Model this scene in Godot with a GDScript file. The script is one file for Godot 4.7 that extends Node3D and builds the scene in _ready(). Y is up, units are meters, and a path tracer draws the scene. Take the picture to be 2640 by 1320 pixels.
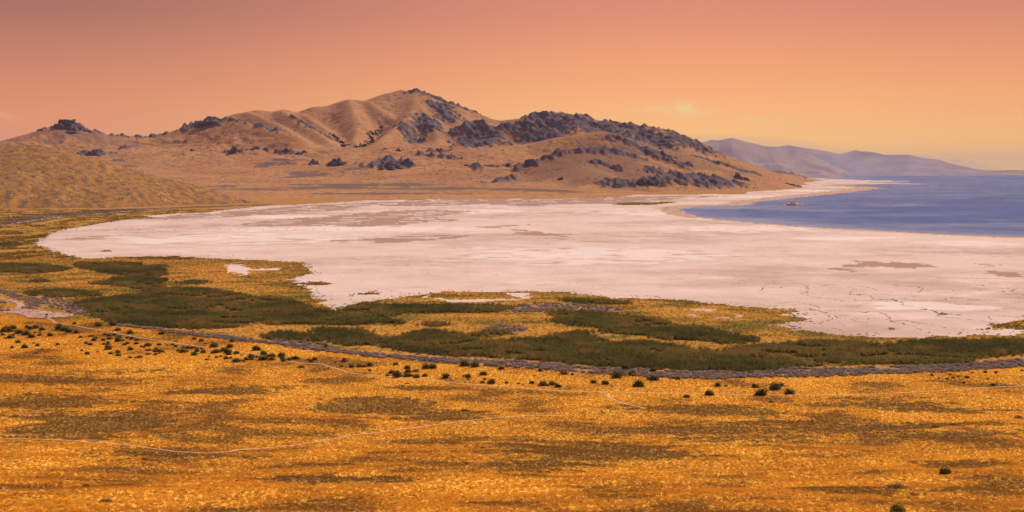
extends Node3D
# A wide desert shore: golden grass slope, reed marsh, salt flat, blue lake and a rocky island range under an orange sky.
# x is to the right, depth d runs away from the viewer (z = -d), metres.

const EYE := 75.0
var rng := RandomNumberGenerator.new()
var used := {}
var noise_a: FastNoiseLite
var noise_b: FastNoiseLite
var noise_c: FastNoiseLite
var noise_d: FastNoiseLite
var noise_e: FastNoiseLite
var noise_r: FastNoiseLite
var noise_r2: FastNoiseLite
var poly_playa: PackedVector2Array
var poly_lake: PackedVector2Array
var reeds := []
var sages := []
var inlets := []
var islets := []
var tans := []
var trail_cells := {}

var FOOT_K := PackedFloat32Array([-0.7018, -0.5122, -0.4175, -0.3543, -0.3259, -0.2849, -0.2280, -0.1742, -0.1331, -0.0793, -0.0095, 0.0761, 0.1206, 0.1999, 0.2570, 0.3236, 0.3870, 0.4186, 0.5326, 0.7227])
var FOOT_D := PackedFloat32Array([665.3, 654.2, 634.7, 622.9, 600.6, 575.6, 547.3, 518.3, 504.8, 482, 466.6, 450.3, 444.3, 445.2, 447.8, 454.7, 463.8, 468.4, 481, 491.1])
var PLAYA := PackedFloat32Array([-548.4, 2814.4, -566.1, 2493.5, -573, 2267.2, -615.2, 2209.9, -634.2, 2103.5, -579.4, 2006.9, -613.5, 1984.1, -606.3, 1877.5, -591.3, 1663, -568.6, 1518.3, -570.8, 1522.9, -496.5, 1278.8, -440.9, 1178.7, -403.5, 1111, -370.6, 1058.8, -343.7, 1084.3, -300.7, 1093, -267.8, 1067.2, -215.7, 1042.5, -174.9, 1019, -149.1, 915.5, -154.8, 851.9, -143.7, 825.9, -121.9, 752.2, -108.5, 697.6, -98, 663.3, -93.6, 663.3, -91.7, 690.5, -94.7, 655, -92.9, 679.5, -85.1, 708.1, -72.5, 723.3, -62.2, 743.3, -41.4, 768.7, -24.3, 764.4, -0.7, 768.7, 21.3, 768.7, 34.6, 761.8, 50.2, 743.3, 61.1, 727.2, 75.2, 731.2, 86.8, 723.3, 109.2, 705.3, 129.4, 680.4, 134.7, 676.9, 153.4, 666.9, 154, 653.9, 141.9, 641.4, 151.7, 620.7, 139.5, 612.2, 127.9, 595.9, 134.3, 578, 144.7, 568.2, 160.8, 558.7, 171.8, 554.1, 190.6, 555.5, 211.1, 561.1, 235.4, 563.4, 291.6, 573, 345.3, 578, 129778.3, 198863.2, 98581.6, 198863.2, 20964.1, 48937.6, 13477, 39768.6, 8235.9, 29825.2, 5797.7, 24802.4, 2257.7, 9561.3, 1266, 5520.1, 886.2, 4654.1, 796.1, 4231.6, 610.5, 4124.5, 492.3, 4124.5, 87.7, 3974.4, -23.8, 3782.9, -139.1, 3622.6, -242.7, 3345.8, -401.9, 3246.5, -448.5, 3001.6, -531.2, 2764.5])
var LAKE := PackedFloat32Array([338.7, 2478.1, 397.3, 2682.2, 519.9, 2761.8, 625.7, 3133.6, 771.7, 3466.8, 952.3, 3879.3, 1181.6, 4402.9, 1542.4, 5296.2, 1693.1, 5615.1, 1808.9, 6261.3, 1782.2, 6643.6, 2111, 7396, 2592.7, 7746.9, 2760.2, 8789.4, 2613.9, 9159.1, 3243.3, 10000.3, 3260.3, 11200.4, 3470, 13517.4, 5336.1, 23053, 9158.1, 39963.9, 12205.9, 45529.8, 14674.9, 47723.3, 21962.5, 53026.5, 27952.3, 53026.5, 37935.2, 53026.5, 828.7, 1153.4, 724.3, 1291.9, 590.9, 1421.7, 547.4, 1470, 505.4, 1521.6, 466, 1596.4, 426.6, 1657.5, 387.3, 1746.5, 358.4, 1845.6, 315.2, 2017.3, 311.5, 2186.8])
var INLETS := [
	[-233.7, 1003.8, -225.9, 996.4, -218.7, 993.5, -201.3, 947.5, -182.2, 956.9, -177.7, 938.3, -198.6, 934.4, -192.6, 883.1, -200.9, 903.2, -216.6, 928, -223.8, 967.9],
	[-54.9, 755.8, -47.7, 735.2, -42.2, 723.3, -35.4, 715.6, -15, 721.8, -0.7, 723.3, 5.8, 739.2, -3.2, 749.9, 0.1, 760, 9.3, 755.8, 11.5, 735.2, 2.5, 711.9, -14.8, 710.4, -34.8, 702.9, -43.5, 717.9, -51.8, 735.2],
	[96.6, 666.9, 108, 673.6, 114.3, 666.9, 104.5, 660.3],
	[89.6, 642.7, 94.6, 647.6, 96.7, 640.2, 92.1, 635.4],
	[104.7, 630.6, 110.6, 632.4, 111.2, 628.3, 105.6, 623.6],
	[115.3, 647.6, 119.1, 644.5, 121.5, 636.6, 114.9, 629.4, 113.3, 632.4, 117.6, 640.2],
]
var ISLETS := [
	[236.2, 2915.6, 290.5, 3069, 353.5, 3047.6, 391.8, 3146.2, 419.2, 3090.6, 366.8, 2945, 315.3, 2821.6, 251, 2776.8],
	[-103.5, 751.6, -97.1, 760, -88.6, 758.3, -86, 773.1, -80.8, 764.4, -87.1, 753.3, -94.4, 744.9],
	[-136.3, 830.2, -130.5, 840.6, -120.4, 825.1, -124.1, 810.3, -133.8, 815.2],
	[221.9, 583, 239.4, 601.3, 251.6, 615, 268.9, 623.6, 250.5, 580.5, 238.6, 583],
	[-145.6, 825.9, -137.1, 841.3, -121, 825.9, -129.5, 811],
	[-393.4, 1168.5, -391.6, 1178.7, -378, 1164.5, -382.4, 1154.6],
]
var REEDS := [
	[-421.4, 996.4, -414.8, 996.4, -401.2, 1003.8, -365.5, 982, -344.7, 954.2, -342.5, 928, -353.6, 909.3, -386.2, 913],
	[-356.3, 1011.3, -334.3, 1019, -307.2, 1003.8, -293, 974.9, -271.1, 954.2, -252.3, 891.3, -258.1, 874, -277.9, 891.3, -307.6, 921.7, -336.6, 961],
	[-285.8, 825.9, -274.6, 836.1, -280.3, 868.4, -258.1, 874, -240.9, 857.3, -239.4, 825.9, -228.3, 796.6, -197.9, 787.3, -174.4, 760.7, -142.8, 727.8, -128, 712.4, -114.6, 683.5, -101, 663.3, -92, 641.1, -92.7, 656.3, -88.3, 690, -79.9, 697.1, -59.8, 686.5, -29.6, 690, -2.9, 690, -0.6, 676.1, -10, 656.3, -24.4, 653.1, -35.4, 656.3, -45.8, 650, -57.2, 656.3, -65.5, 631.7, -72.6, 603.3, -85.2, 597.9, -97.8, 598.3, -111.5, 601, -125.3, 603.7, -135.7, 590.4, -147.4, 585.3, -161.1, 587.8, -176.4, 595.7, -193.8, 609.2, -209.5, 626.2, -223.3, 644.2, -224, 663.3, -236, 676.6, -247.9, 697.6, -244.7, 720, -239.1, 739.8, -228.1, 743.9, -223.1, 760.7, -231.7, 778.2, -251.5, 806.1, -268, 815.9],
	[-301.2, 760.7, -296.9, 773.8, -281.5, 778.2, -258.4, 760.7, -250.2, 743.9, -258.1, 735.7, -278.4, 735.7, -289.6, 743.9],
	[-112, 553.9, -107.6, 572.8, -96, 567.9, -84.4, 553.9, -84.3, 544.9, -98.1, 544.9],
	[-94.6, 582.4, -83, 582.4, -69.5, 577.4, -66, 558.2, -55.9, 544.6, -51.9, 553.5, -46.5, 570, -37.6, 577.4, -30.7, 567.6, -20.9, 558.2, -11.9, 572.4, -5.6, 577.4, 0.7, 570, -11.5, 553.5, -18.1, 549, -14.1, 535.9, -2.3, 540.2, 6.8, 549, 15.8, 544.6, 22.5, 562.8, 32.7, 577.4, 38.1, 562.8, 34.1, 549, 45.5, 540.2, 64.5, 535.9, 69.7, 523.8, 79.7, 513.8, 87.6, 509.8, 98.3, 521.8, 111.6, 530, 124.8, 536.4, 137.7, 540.7, 154.4, 536.4, 165, 532.1, 175.9, 538.5, 191.6, 540.7, 210.4, 542.9, 249.4, 549.6, 231.5, 509.8, 210.9, 504.1, 192.6, 496.6, 182.3, 491.1, 182.4, 484, 174.5, 477.1, 164.5, 478.8, 153.9, 478.8, 142.8, 477.1, 131.8, 475.4, 120.4, 472.1, 109.9, 472.1, 100.3, 463.9, 86.6, 459.1, 77, 462.3, 61.8, 463.9, 56.1, 465.1, 42.1, 468.4, 26.9, 475, 11.4, 485.4, 0.6, 492.5, -15.8, 496.2, -27, 499.9, -38.7, 507.4, -48.2, 519.2, -61.1, 531.6, -70.5, 527.4, -81.3, 549],
	[15.3, 656.3, 30, 659.5, 43.9, 650, 57.7, 643.8, 74.6, 612.2, 80.6, 606.7, 89.1, 595.9, 93.2, 580.5, 99.4, 561.1, 107.6, 551.8, 108.2, 542.9, 97.3, 532.1, 87.2, 542.9, 72.8, 547.3, 66.6, 553.5, 56.5, 560.5, 45.1, 572.4, 43.6, 587.5, 37.1, 597.9, 27.3, 600.6, 21.2, 614.3, 25.2, 631.7],
	[-65.7, 614.3, -60.8, 618.9, -53.7, 608.8, -59.1, 602.2],
	[-43.7, 600.6, -38.1, 606, -30.6, 603.3, -36.6, 593.7],
	[28.6, 715.6, 40.6, 719.5, 59.5, 708.1, 68.8, 698.6, 58.5, 695.7, 39.7, 702.9],
	[-222.5, 830.9, -217.3, 846.6, -208.2, 836.1, -213, 818.8],
	[-329.2, 841.3, -326.7, 851.9, -316.4, 844.5, -319.5, 833],
	[-536.7, 1291, -534.1, 1316.1, -500.3, 1266.8, -503.4, 1243.6, -520, 1250.5],
	[-284.6, 979.1, -282.1, 989.1, -274.1, 970.7, -277.6, 962.4],
	[-555.8, 1412, -558.8, 1473.3, -545.4, 1442, -542.1, 1388.8],
]
var SAGE := [
	[-201.4, 611.9, -174.8, 590.4, -158.3, 577.7, -143.7, 570.4, -120.7, 551.6, -106.3, 540.5, -86.3, 527.7, -86.5, 525.4, -67.3, 511.3, -49.4, 501.7, -32.2, 494.3, -15.6, 487.1, 0.6, 485.4, 16.5, 478.4, 26.6, 470, 61.2, 459.1, 76.4, 459.1, 86, 456, 97.1, 460.7, 108.8, 467.1, 123.9, 465.5, 140.8, 470.4, 157, 472.1, 174.5, 477.1, 187.1, 482.3, 213, 493, 204.1, 472.1, 180, 463.9, 162.4, 457.5, 146.2, 454.4, 129.8, 449.8, 114, 446.8, 103.8, 445.3, 89, 445.3, 73.7, 442.4, 59, 442.4, 35.7, 452.5, 20.9, 458.7, 5.8, 466.7, -9.9, 473.3, -26, 480.1, -42.7, 488.9, -56.8, 494.3, -66.3, 503.6, -84.6, 513.3, -90.4, 517.5, -104.7, 531.9, -125.8, 547.1, -140.2, 556.2, -164, 575.2, -195.9, 601],
	[-337.3, 796.6, -328.2, 787.3, -297.9, 743.9, -282.4, 735.7, -267.4, 727.8, -245.4, 690.5, -225.5, 663.3, -223.3, 644.2, -229, 644.2, -241.6, 663.3, -258.7, 683.5, -275.6, 697.6, -295.5, 727.8, -317.1, 760.7, -325.8, 769.3],
	[-269.8, 677.2, -273.7, 690.1, -273.5, 695.8, -268.3, 692, -262.3, 682.7, -259.6, 673.6, -263.8, 672.7],
	[-5, 656.3, 2.4, 690, 12.6, 708.1, 31.7, 697.1, 50.2, 686.5, 60.7, 669.4, 55.2, 656.3, 37.6, 666.1, 22.8, 662.8, 11.7, 653.1],
	[-13.9, 574.9, -9.1, 597.9, -2.6, 604.4, 5.4, 597.9, 7.8, 577.4, 0.7, 572.4, -5.7, 582.4],
	[-297.2, 709.5, -296.3, 715.6, -292.6, 711.5, -288, 707.5, -285.6, 703.6, -288.1, 700.7, -293.5, 700.7],
	[-281.5, 671.8, -276.2, 669.1, -271.5, 665.6, -272, 661.2, -276, 658.6],
	[-111.1, 549.3, -95.5, 547.1, -74.9, 529.8, -70.2, 527.7, -87, 531.9, -103.3, 540.5],
	[-814.6, 1961.9, -849.9, 2182.3, -838, 2359, -801.2, 2529.5, -736.2, 2566.7, -701.2, 2684.8, -566.6, 2907.9, -548.4, 2814.4, -670.4, 2566.7, -715.2, 2493.5, -727.9, 2267.2, -738.6, 2078.5, -708.7, 1818.9, -718.1, 1728.8],
]
var TANS := [
	[-398.9, 1743.2, -384.4, 1911.9, -339.4, 2079.6, -280.4, 2236.4, -219.8, 2418.8, -239.1, 2438.7, -179.9, 2469.2, -78.8, 2418.8, -118.1, 2043.7, -77.9, 1881.6, -146.8, 1796, -163.9, 1669.5, -208.9, 1693.3, -282.1, 1727.9, -343.5, 1708],
	[-216.1, 1302.1, -188.2, 1362.1, -129.9, 1427.8, -143.7, 1463.1, -78.2, 1481.4, -49, 1445.3, -83.2, 1377.9, -112.7, 1316.6, -147.6, 1302.1, -164.4, 1331.4],
	[-61.1, 1678.9, -17.3, 1743.2, 40.7, 1779.8, 4.6, 1712.9, -47.9, 1660.1],
	[-9.9, 1614.8, 14.3, 1588.8, 38.3, 1507.9, 75.7, 1496.4, 58.6, 1445.3, 70.3, 1355.8, 36.9, 1452.4, 4.1, 1519.5],
	[-606.1, 1943.2, -596, 2155.2, -536, 2370.5, -434.9, 2889.9, -290.8, 3201.6, -171, 3588.4, 106.4, 3819, 705.7, 3945.8, 435, 3384, 244.2, 2889.9, 116.9, 2889.9, 41.1, 2693.3, -65, 2889.9, -166.1, 2755.8, -331.9, 2693.3, -333.7, 2418.8, -470.4, 2079.6, -562, 1943.2],
	[-505.6, 1394.2, -498.6, 1445.3, -492.4, 1470.4, -461.8, 1410.8, -463.1, 1362.1, -477, 1352.7],
	[240.7, 928.7, 263.3, 982.7, 296.7, 1043.3, 310.4, 1035.4, 320.2, 1001.6, 325.9, 975.6, 302.4, 945.6, 297.8, 964.5, 287.2, 982.7, 258.6, 937.7, 243.5, 919.8],
	[352.9, 903.8, 379.5, 937.7, 390.2, 931.2, 370.9, 880.3, 353.1, 876.8],
	[379.3, 1012.1, 398.7, 1004.6, 411.7, 982.7, 407.9, 968.6, 387.2, 975.6],
	[-169.1, 1346.6, -148, 1387.6, -126.9, 1394.2, -119.8, 1316.6, -147.1, 1302.1],
]
var TAN := [
	[-253, 1923.2, 192.1, 144.5, -124.8, 1391.3, 74, 84, 62.2, 1461.6, 25.9, 46.2, -481.8, 1391.3, 26.9, 67.1, 294, 986.8, 41.3, 59.4, 376.8, 931, 18, 45.3, -559.2, 2678.8, 284.9, 218, -119.1, 2678.8, 172.7, 186.5, 137.7, 3239.8, 334.1, 413.5, -135.7, 2024, 78.3, 88.6, 854.6, 3482.8, 224.5, 424, -364.4, 1190.5, 42.2, 43],
]
var CRUST := [
	[-126.1, 2329.1, 165.1, 164.6, 229.6, 2283.2, 110.4, 204, -353.7, 2078.4, 113.9, 93.4, 486.7, 1297.5, 58.5, 65.7, 387, 1391.3, 71.7, 50.3, -204.9, 1637.5, 200.5, 104.7, 296.8, 1637.5, 116.1, 116.5, 76.8, 1121.1, 151.8, 121.2, 741.9, 3765.2, 145.6, 183.6, 225, 686.4, 35.4, 24.7, -308.9, 1391.3, 170.4, 118.1, 1236.1, 4974.6, 144.3, 320.8],
]
var DARK := [
	[-160.3, 428.1, 30.7, 24, -138, 353, 26.6, 32.9, -102.2, 324.5, 20.8, 50.5, -71.7, 249.9, 17.9, 28.3, -37.7, 370.8, 22.4, 25.2, -19, 350.9, 15.9, 15.7, 16.1, 280.8, 27.5, 28.3, 49.3, 322.5, 36.5, 24.2, 86.1, 325.9, 36.9, 28.6, 111.5, 310.1, 25.7, 22, 52, 189.4, 9.3, 10.3, -33.3, 208.5, 10.2, 13.8, 0.8, 239.9, 14.5, 12.7, -89.1, 400.9, 22.7, 12.2, 54.2, 370.8, 30.8, 15.3, 122.6, 382, 31.7, 13.3, -21.5, 210.9, 4.8, 8.1, 92, 244.5, 11.1, 8.5, -29.3, 418.8, 14.2, 7, -64.7, 328.1, 12.4, 11.2],
]
var TRAILS := [
	[-238.8, 629.8, -236.4, 625.9, -230.3, 616, -226.9, 610, -221.1, 604.1, -212.4, 596.9, -204.2, 588.5, -197, 582.6, -186.7, 572.7, -170.8, 555.9, -154.7, 542.3, -139.3, 529.4, -127.9, 521, -110.5, 507.5, -103.1, 499.8, -93.6, 487.9, -87.9, 482.8, -82.4, 478.8, -74.8, 475.9, -68, 466.3, -59, 452.5, -51.2, 448.6, -40.2, 443.7, -31, 438.6, -20.5, 432.5, -5.4, 425, 8, 418.5, 20.1, 414.2, 29.4, 413.5, 41.8, 411.4, 51.5, 410.9, 69.1, 409.5, 81.1, 406.4, 95.5, 406.2, 115.4, 404.7, 129.2, 408.7, 146.1, 414.3, 164.2, 421.2, 178, 424.9, 198.2, 433.7],
	[28.9, 413.4, 31.6, 406.6, 31.9, 398.7, 35.9, 384.1, 38.5, 379.9, 40.3, 374.8],
	[-133.8, 285.8, -119.9, 285.4, -111.4, 283.7, -104.6, 280.7, -97.5, 276, -89.9, 273.1, -80.3, 266.1, -74.2, 263.2, -68.8, 258.2, -64.5, 257.4, -62.4, 261.4, -60.8, 268.4, -59.1, 272.8, -53.5, 279.7, -47.3, 285.7, -39.9, 301.8, -31.2, 316.6, -23.4, 329.6, -14.7, 339.7, -7.2, 344.7, 4.4, 351.9, 14.3, 355.7],
]
var FAR_ROADS := [
	[-748.7, 1564.9, -718.3, 1729.2, -732, 1837.7, -747.5, 1983.6, -748.7, 2106.8, -740.2, 2246.3, -736.7, 2390.9, -715, 2493.8, -690.8, 2561],
	[-972.7, 2034.6, -852, 2052.2, -807.3, 2070.1, -753.3, 2070.1, -748.7, 2106.8],
]
var LOTS := [
	[-284.6, 672.7, -281, 673.6, -277.4, 674.5, -273.8, 676.3, -269.9, 673.6, -260.4, 666.4, -250, 659.5, -240.6, 655.2, -234.1, 647.6, -226.2, 637.8, -232.8, 633.8, -238.5, 630.6, -239.6, 629.5, -248.7, 631.4, -257.2, 644.3, -260, 648.4, -267.9, 654.3, -270.2, 663.8, -273.9, 668.2, -284.1, 671.4],
	[-277.7, 656, -274.1, 656.9, -272.3, 658.1, -270.2, 663.8, -267.9, 654.3, -270.8, 653.5, -272.2, 652.3, -275.5, 651],
	[-322.3, 751.8, -305.8, 733.2, -292.3, 718.6, -281.8, 705.6, -274.1, 693, -271.8, 682.7, -269.9, 673.6, -273.8, 676.3, -276.9, 686.4, -280.2, 694.9, -285.6, 704.6, -296.1, 716.6, -301.4, 722.7, -317.6, 740.7],
]
var SPINES := [
	[0.3, 15, -2820.6, 183.9, 6300, -2544.9, 222.5, 6351, -2419.7, 276.8, 6452.9, -2352.5, 325.3, 6505.5, -2316, 312.6, 6534.4, -2268, 302.8, 6571.7, -2233.1, 278.6, 6598.9, -2179.2, 277.1, 6639.7, -2087.5, 271.7, 6707.6, -1993.4, 271.4, 6775.5, -1916.2, 282.9, 6829.9, -1806.2, 311.3, 6900],
	[0.4, 15, -1805, 312, 6897.8, -1737.6, 354.3, 6881.7, -1598.5, 368.3, 6840.5, -1521.6, 360.3, 6755.3, -1371.3, 330.8, 6583.6, -1226.9, 297, 6412, -1090, 254.3, 6250],
	[0.4, 35, -1735.8, 375.8, 7300, -1618.8, 427.5, 7384.3, -1529.8, 449, 7447.1, -1454, 442.4, 7500, -1391.8, 457.5, 7544.8, -1288.9, 436.3, 7617.9, -1206.8, 481.9, 7674.6, -1158.9, 486.1, 7707.5, -1025.8, 532, 7797, -921.8, 528.7, 7865.7, -782.8, 583.3, 7955.2, -712.1, 603.5, 8000],
	[0.4, 20, -712.1, 603.5, 8000, -671.5, 591.3, 7991.6, -615.6, 602.2, 7980, -519.8, 566.3, 7960, -369.4, 476.9, 7928.4, -301.9, 452.8, 7914.2, -234.8, 415.3, 7900, -135.6, 414.4, 7880.5, -68.9, 404.1, 7867.3, 66.2, 418.3, 7840.5, 159, 448.4, 7822, 270.7, 454.6, 7798.9, 342.4, 445.7, 7765.6, 392.3, 432.5, 7742.2, 418.2, 436.8, 7730, 495.8, 406.4, 7693.3, 558.6, 393.1, 7663.3, 646.2, 381.9, 7621.1, 685.1, 374, 7602.2, 721.4, 379, 7584.4, 771.2, 361.3, 7560, 843, 355.5, 7524.4, 899.1, 339.6, 7500, 988.6, 306.9, 7500, 1059.4, 262.5, 7500, 1109, 234.4, 7500, 1205.3, 201.2, 7615.7, 1291, 164.6, 7740.7, 1475.4, 112.6, 8000, 1733.1, 85.9, 8700, 2045, 78, 9446.9, 2201.6, 65.8, 9800, 2408.2, 33.1, 10300, 2880.5, -1.8, 11400],
	[0.5, 15, -672.2, 591.1, 8000, -605.5, 524.4, 7750, -596.4, 444.5, 7450, -628.7, 354.5, 7050, -666.2, 280.6, 6650, -714.7, 207.8, 6250],
	[0.5, 12, -605.5, 524.4, 7750, -487.6, 389.5, 7250, -415.1, 291.6, 6800, -374, 211.9, 6350],
	[0.4, 25, -368, 474.2, 7900, -297, 357.6, 7300],
	[0.5, 15, -1013, 526.3, 7700, -918.4, 405.3, 7250, -840.8, 300.1, 6800, -806.7, 211.7, 6250],
	[0.5, 12, -1268.9, 430.7, 7500, -1092.1, 343.5, 7050, -941.2, 270.3, 6650, -832.2, 203.9, 6250],
	[0.5, 12, -1386, 446.9, 7450, -1163.6, 339.7, 6950, -967.5, 256.4, 6450, -879.2, 197, 6100],
	[0.5, 12, -1562.9, 435, 7350, -1315.7, 348.4, 6950, -1120.9, 264.4, 6450, -1003.4, 200.8, 6100],
	[0.5, 20, -914.1, 524.9, 7800, -785.6, 447, 7500],
	[0.6, 15, -251.9, 356.9, 7000, -211.7, 374.3, 7050, -155.5, 356.9, 7000, -64.8, 305.6, 6900, -121.2, 224.2, 6450],
	[0.6, 12, -37, 354.9, 6950, 69.6, 357, 6950, 144.6, 359.3, 6900, 206.4, 319.2, 6800, 266.4, 271.7, 6700],
	[0.3, 40, -147.9, 156.2, 5900, -37.9, 180.9, 6050, 52, 213.4, 6150, 240.7, 251.3, 6200, 442.5, 282.2, 6200, 491, 255.6, 6150, 519.7, 221.8, 6100, 643.1, 176.3, 6000, 776.1, 104.3, 5850, 873.5, 69.6, 5800],
	[0.4, 35, -43.5, 62.6, 4950, 25.3, 79.7, 5050, 113, 129.8, 5150, 193.9, 156.3, 5200, 249.1, 174.7, 5230, 329, 181.7, 5250, 427.7, 175.1, 5250, 518.4, 148.9, 5250, 603.4, 105.9, 5200, 678.7, 65.3, 5150, 765.5, 33.6, 5080],
	[0.4, 30, 648.5, 338.4, 7400, 692.6, 225.8, 6700, 789.9, 157.8, 6300, 913.9, 111.9, 6200, 1030.9, 78.9, 6200, 1158.2, 40.3, 6150, 1216.1, 17.7, 6100],
	[0.4, 30, 899.1, 339.6, 7500, 951.4, 191.5, 6900, 1055.6, 114.2, 6600],
	[0.4, 20, 361.3, 421, 7700, 394.5, 291.5, 7000],
	[0.4, 20, 557.7, 387.8, 7650, 591.8, 280.6, 7000],
	[0.3, 40, 329, 178.4, 5250, 279.5, 96.7, 4950, 253.5, 36.3, 4750],
	[0.3, 40, 460.7, 160.4, 5250, 496.9, 81.2, 4950, 507.1, 24.4, 4750],
	[0.2, 40, -239.9, 97.3, 5100, -153.4, 105.6, 5150, -63.4, 81.3, 5050],
	[0.2, 30, -577.6, 136.9, 5500, -521.9, 142.7, 5550, -448.3, 130.1, 5500],
]
var ROCKS := [
	[45, -2419.1, 280.5, 6450, -2351.5, 316.5, 6500, -2233.7, 279.1, 6600],
	[16, -2233.8, 277, 6600, -2076.9, 271.7, 6700, -1894.9, 281, 6800],
	[40, -1779.7, 306, 6850, -1707.4, 334.8, 6820, -1577.7, 340.5, 6750],
	[30, -1553, 359.4, 6800, -1385.9, 328.3, 6650, -1218.1, 286.9, 6400],
	[40, -645.7, 587.9, 7950, -519.2, 555.8, 7950, -368.1, 466.9, 7900, -247.1, 415.3, 7900],
	[70, -513.7, 403, 7300, -452.4, 322.4, 6950],
	[60, -460.3, 483.5, 7750, -375.4, 388.7, 7500],
	[45, -608.9, 346, 7000, -513.9, 288.5, 6700],
	[30, -328.7, 291.5, 7000, -259.2, 288.4, 6900],
	[75, -250.1, 348.4, 6950, -151.2, 320.6, 6900, -101.8, 235.5, 6500],
	[70, -223.5, 285.3, 6800, -189, 192.1, 6350],
	[50, -36.8, 349.4, 6920, 150, 344.4, 6850, 264.4, 270.3, 6650],
	[70, 84.5, 315.3, 6750, 146.8, 292.6, 6700],
	[95, 181.8, 432.9, 7750, 285.3, 416.5, 7600, 317.6, 344.4, 7250],
	[90, 406.8, 406.9, 7650, 470, 318.4, 7150],
	[95, 567, 367.3, 7550, 596, 293, 7050, 643.6, 254.8, 6850],
	[120, 699.4, 358.8, 7450, 776.9, 323.5, 7300, 850.7, 289.4, 7150, 1059.2, 235.8, 7350],
	[50, 723.2, 291.5, 7000, 799.5, 266.9, 6900],
	[40, 979.7, 293.8, 7450, 1108.7, 224, 7450],
	[40, 340.7, 274.7, 6800, 475.3, 288.4, 6900],
	[28, 31.7, 81.3, 5050, 112.6, 128, 5130, 194.8, 152.8, 5180],
	[30, 243.5, 165.7, 5180, 325.9, 172.5, 5200, 431.8, 166, 5200],
	[35, 391.1, 154.7, 5200, 519.6, 138.2, 5180],
	[26, 324.6, 125.5, 5050, 355.6, 120.7, 5040],
	[22, 386.4, 112.8, 5030, 423.4, 104.7, 5000],
	[40, 628.8, 156.2, 5900, 786.6, 100, 5700],
	[45, 580.5, 65.6, 5000, 714.8, 34.7, 4950],
	[35, 355.7, 12.9, 4720, 570.4, 9.1, 4780],
	[45, 578.7, 14.2, 4850, 753.6, 12.3, 5000, 1001.6, 13, 5500],
	[40, 659.2, 34.3, 5000, 832.6, 24.5, 5200],
	[40, 1014.4, 73.1, 6100, 1101.3, 48.5, 6050, 1196.5, 21.9, 6050],
	[40, 933.3, 111.9, 6200, 1022.6, 82.7, 6150],
	[30, 1713.3, 80.4, 8600, 2179.2, 59.8, 9700, 2400.8, 30.3, 10200],
	[30, -181, 136.9, 5500, -34.5, 133.5, 5500, 86.2, 130.1, 5500],
	[20, 15.4, 50.5, 4900, -103.3, 22, 4700],
	[35, 502.2, 224.4, 6050, 615.3, 184.7, 5950],
	[48, -588.5, 95, 5330, -538.3, 115.9, 5450, -461.5, 95.1, 5350],
	[30, -809.1, 130.6, 5550, -756.9, 130.6, 5550],
	[24, -912.9, 138.1, 5600, -881.3, 138.1, 5600],
	[30, -1273.3, 230, 6050, -1216.5, 230, 6050],
	[26, -1109.1, 201.5, 5950, -1007.5, 193, 5900],
	[34, -2061.4, 182, 5900, -1972.5, 186.6, 5950],
	[26, -385.4, 187.5, 6000, -319.6, 187.5, 6000],
	[22, -1360.7, 205.2, 5950, -1295.5, 201.5, 5950],
	[20, -1961.7, 214.5, 6200, -1884, 210.6, 6200],
	[18, -168, 81.4, 5100, -118.8, 71.8, 5050],
	[22, -434.6, 165.4, 5900, -336.3, 151.2, 5800, -252.4, 145.1, 5750],
	[20, -1270.2, 373.7, 7250, -1161, 341.6, 7000],
	[20, -1131.1, 322.4, 6950, -971.3, 264.7, 6600],
]
var GULLIES := [
	[-767.7, 423.6, 7350, -782.9, 369.6, 7150, -798.3, 326.7, 6950, -758.7, 279.5, 6750, -773.6, 237.5, 6500, -787.2, 202, 6250],
	[-990.7, 295.4, 6850, -919.8, 248.2, 6600, -842.8, 203, 6300],
]
var FAN_SAGE := [
	[-841.2, 5155, 121.6, 182.5, -1089.7, 5605, 105.8, 72.5, -647.1, 4385, 358.5, 175, -562, 4590, 288.7, 112.5, -229.8, 4305, 311.4, 192.5, 105.4, 4195, 224.3, 222.5, -903.3, 4230, 159.6, 112.5, -660.8, 5265, 66.2, 37.5, -1812.7, 5725, 54, 42.5, -1717, 5530, 69.6, 42.5, -1023, 5725, 90, 42.5, -387.5, 3855, 303.1, 95, -1109.9, 5530, 52.2, 57.5, -1046.7, 4505, 85, 75],
]
var HILL := [
	[-1803.2, 121.8, 3000, -1521.4, 143.4, 3000, -1240.5, 142.1, 3000, -1207.4, 140.9, 3000, -1164, 139.6, 3000, -1130.9, 134.5, 3000, -1077.6, 120.5, 3000, -1024.3, 103.9, 3000, -986.2, 93.8, 3000, -948.2, 81, 3000, -922.8, 68.2, 3000, -884.6, 60.6, 3000, -846.3, 58, 3000, -808.3, 40.1, 3000, -770.1, 27.4, 3000, -719.1, 12, 3000, -655.2, 6.4, 3000],
]
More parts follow.
